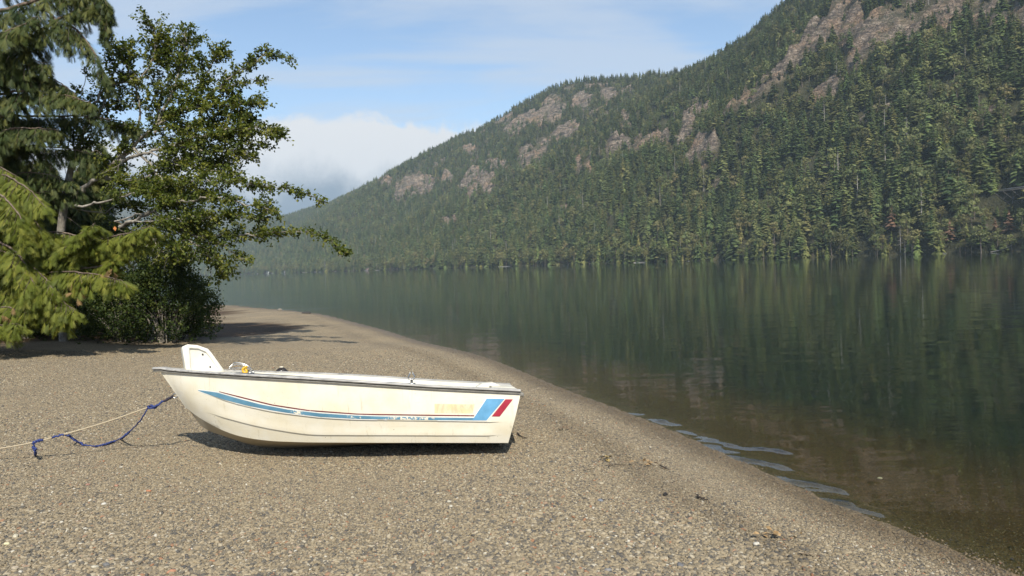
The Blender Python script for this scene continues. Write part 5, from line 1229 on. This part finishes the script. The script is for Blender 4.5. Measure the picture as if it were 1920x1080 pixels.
# a few stones that stand out, each a thing on the beach
def stone(px, py, r_, col, lab, k_, rzz=0.0):
    q = gp(px, py, 0); m_ = simple('stone_' + lab.split()[0], col, .75, var=.2, scale=2.5)
    me_ = pebble_mesh(900 + k_); me_.name = 'stone'
    o = link('stone', me_, m_, label=lab, category='stone'); q[2] += r_ * .3; o.location = q; o.scale = (r_, r_, r_); o.rotation_euler = (.1, .1, rzz)
    return o
STONES = [(279, 922, .021, (.40, .17, .085), 'rusty orange stone in the gravel below the boat bow'), (165, 910, .020, (.34, .18, .135), 'pink stone in the gravel between the rope and the orange stone'), (219, 912, .018, (.38, .20, .13), 'salmon pink stone just right of the pink stone'), (322, 1074, .026, (.40, .20, .115), 'orange stone at the bottom edge of the gravel'),
          (29, 1008, .026, (.48, .44, .33), 'pale cream stone low at the left edge of the gravel'), (195, 947, .019, (.52, .50, .44), 'white sliver of stone below the salmon pink stone'), (178, 1066, .026, (.50, .46, .36), 'pale oval stone near the bottom left'), (13, 1022, .02, (.58, .53, .33), 'pale yellow stone beside the cream stone at the left edge'),
          (136, 1056, .022, (.13, .13, .13), 'dark grey flat stone near the bottom left'), (1126, 940, .022, (.17, .18, .20), 'blue grey flat stone on the gravel right of the boat'), (1248, 929, .022, (.012, .011, .011), 'small black stone on the gravel toward the water'), (1033, 977, .02, (.10, .10, .105), 'dark slate stone below and right of the boat'),
          (1140, 1072, .022, (.22, .215, .21), 'grey rounded stone at the bottom middle'), (1418, 1022, .026, (.50, .47, .40), 'pale round stone near the withered weed at the bottom right'), (1275, 1062, .024, (.12, .12, .125), 'blue grey dark stone at the bottom right of middle'), (200, 1062, .024, (.15, .148, .145), 'grey flat stone beside the pale oval stone')]
sto = [stone(a, b_, r_, c_, lab, k_, k_ * 1.3) for k_, (a, b_, r_, c_, lab) in enumerate(STONES)]
PEB = [sto[i] for i in (0, 1, 4, 8, 9, 12)]
q = at_z(1650, 921, -.12); o = link('stone', pebble_mesh(931), simple('white_stone', (.6, .57, .5), .6), label='white stone lying under the shallow water at the right', category='stone'); q[2] = float(ground_z(q[0], q[1])) + .01; o.location = q; o.scale = (.022, .02, .018)
for k_, (px, py, lab) in enumerate([(525, 582, 'tiny upright stone at the far waterline right of the shrubs'), (575, 587, 'small dark stone at the far waterline beyond the boat')]):
    q = gp(px, py, .02); o = link('stone', pebble_mesh(940 + k_), simple('shore_stone', (.2, .18, .15) if k_ == 0 else (.05, .05, .05), .8), label=lab, category='stone'); o.location = q; o.scale = (.12 + .1 * k_, .1, .16 - .04 * k_)
# the gravel itself: far too many to count
r = np.random.default_rng(77)
NP = 760000
dd = 2.2 + (16.0 - 2.2) * r.random(NP) ** 1.15
ax2 = r.uniform(-.80, .80, NP)
X_ = ax2 * dd; Y_ = dd
# keep density per square metre falling with distance
dens = 11500 * np.clip(1.35 - dd / 12, .06, 1)
pdf = 1 / ((16 - 2.2) * 1.15 * ((dd - 2.2) / 13.8) ** (1 - 1 / 1.15 + 1e-9)) / (1.6 * dd) * NP
keep = r.random(NP) < np.minimum(1, dens / pdf)
X_, Y_ = X_[keep], Y_[keep]; sd_ = shore_dist(X_, Y_); k2 = r.random(len(sd_)) < np.where(sd_ > 0, 1, .4 * np.exp(np.minimum(sd_, 0) / .9)); X_, Y_, sd_ = X_[k2], Y_[k2], sd_[k2]
Zg = ground_z(X_, Y_, sd_)
coarse = fbm(X_ * .9, Y_ * .9, 3, 41)
sz = np.exp(r.normal(size=len(X_)) * .34) * .0064 * (1 + .35 * coarse) * (.62 + .38 * sstep(sd_, .1, 1.6)) * (1 + .012 * Y_) * (1 + .75 * sstep(Y_, 5.8, 3.2))
sz = np.clip(sz, .003, .022)
rot = np.column_stack([r.normal(size=len(X_)) * .28, r.normal(size=len(X_)) * .28, r.random(len(X_)) * 6.283])
print('pebbles', len(X_))
gn_scatter('gravel', np.column_stack([X_, Y_, Zg + sz * .12]), rot, np.repeat(sz[:, None], 3, 1) * [1, 1, 1], r.integers(0, 6, len(X_)), PEB, [M_PEB], setmat=M_PEB, extra={'wet': np.maximum(1 - sstep(sd_ + .10 * fbm(X_ * 1.5, Y_ * 1.5, 3, 11), .03, .45), .45 * np.exp(-((sd_ - 1.0 + .12 * fbm(X_ * .8, Y_ * .8, 2, 5)) / .16) ** 2))}, kind='stuff', label='small grey brown rounded stones covering the beach', category='gravel')
# twigs, weed and fallen leaves
M_TWIG = simple('dark_wet_twig', (.045, .034, .026), .85, var=.3, scale=20); M_TWG2 = simple('pale_dry_twig', (.24, .19, .13), .85, var=.3, scale=20)
def twig(pts, r_, m_, lab, fork=None):
    P_ = np.array([gp(a, b_, .018) for a, b_ in pts]); c_ = P_.mean(0); m = MB(); m.tube(spline(P_ - c_, 14) + .002 * r.normal(size=(14, 3)), np.linspace(r_, r_ * .5, 14), 6)
    if fork: F_ = np.array([gp(a, b_, .02) for a, b_ in fork]) - c_; m.tube(spline(F_, 8), np.linspace(r_ * .7, r_ * .3, 8), 5)
    o = m.build('twig', m_, None, True, label=lab, category='twig'); o.location = c_
twig([(1094, 882), (1105, 880), (1115, 878)], .004, M_TWIG, 'thin dark twig on the gravel nearest the stern of the boat')
twig([(1140, 874), (1155, 871), (1176, 872)], .004, M_TWIG, 'thin curved twig beside the brown weed right of the boat')
twig([(1237, 872), (1246, 877), (1254, 880)], .006, M_TWIG, 'short dark stick close to the water beyond the weed', [(1246, 877), (1250, 874)])
twig([(1306, 928), (1315, 934), (1327, 937)], .008, M_TWIG, 'black forked stick on the gravel near the wavelets', [(1315, 934), (1322, 932)])
twig([(1500, 1036), (1515, 1038), (1530, 1041)], .005, M_TWG2, 'pale dry stalk on the gravel near the bottom right')
twig([(970, 812), (978, 818), (988, 822)], .007, M_TWIG, 'dark twig on the gravel just behind the transom')
def weed(px, py, w, n_, cols, lab, seed, nm='weed', cat='weed'):
    rr_ = np.random.default_rng(seed); c_ = gp(px, py, .012); m = MB()
    o_ = np.column_stack([rr_.normal(size=n_) * w, rr_.normal(size=n_) * w * .6, rr_.random(n_) * .025 + .008])
    stamp(m, LEAF, LEAF_F, o_, np.column_stack([rr_.normal(size=(n_, 2)), .25 * rr_.normal(size=n_)]), norm(np.array([0, 0, 1.0]) + .7 * rr_.normal(size=(n_, 3))), rr_.uniform(.025, .055, n_), rr_.random(n_))
    o = m.build(nm, simple(nm + '_' + str(seed), cols, .85, var=.4, scale=25), None, label=lab, category=cat); o.location = c_
weed(1135, 862, .03, 11, (.30, .22, .09), 'tuft of dry yellow brown weed right of the boat', 1); weed(1210, 872, .035, 11, (.26, .175, .09), 'second tuft of brown weed nearer the water', 2)
weed(1456, 1006, .04, 14, (.32, .21, .10), 'withered brown leaf clump on the gravel at the lower right', 3);
weed(222, 634, .35, 60, (.20, .085, .035), 'drift of rusty fallen leaves at the foot of the shrubs', 5, 'fallen_leaves', 'leaves'); weed(1052, 806, .03, 9, (.16, .11, .07), 'scrap of dark weed up the beach from the stern', 6)
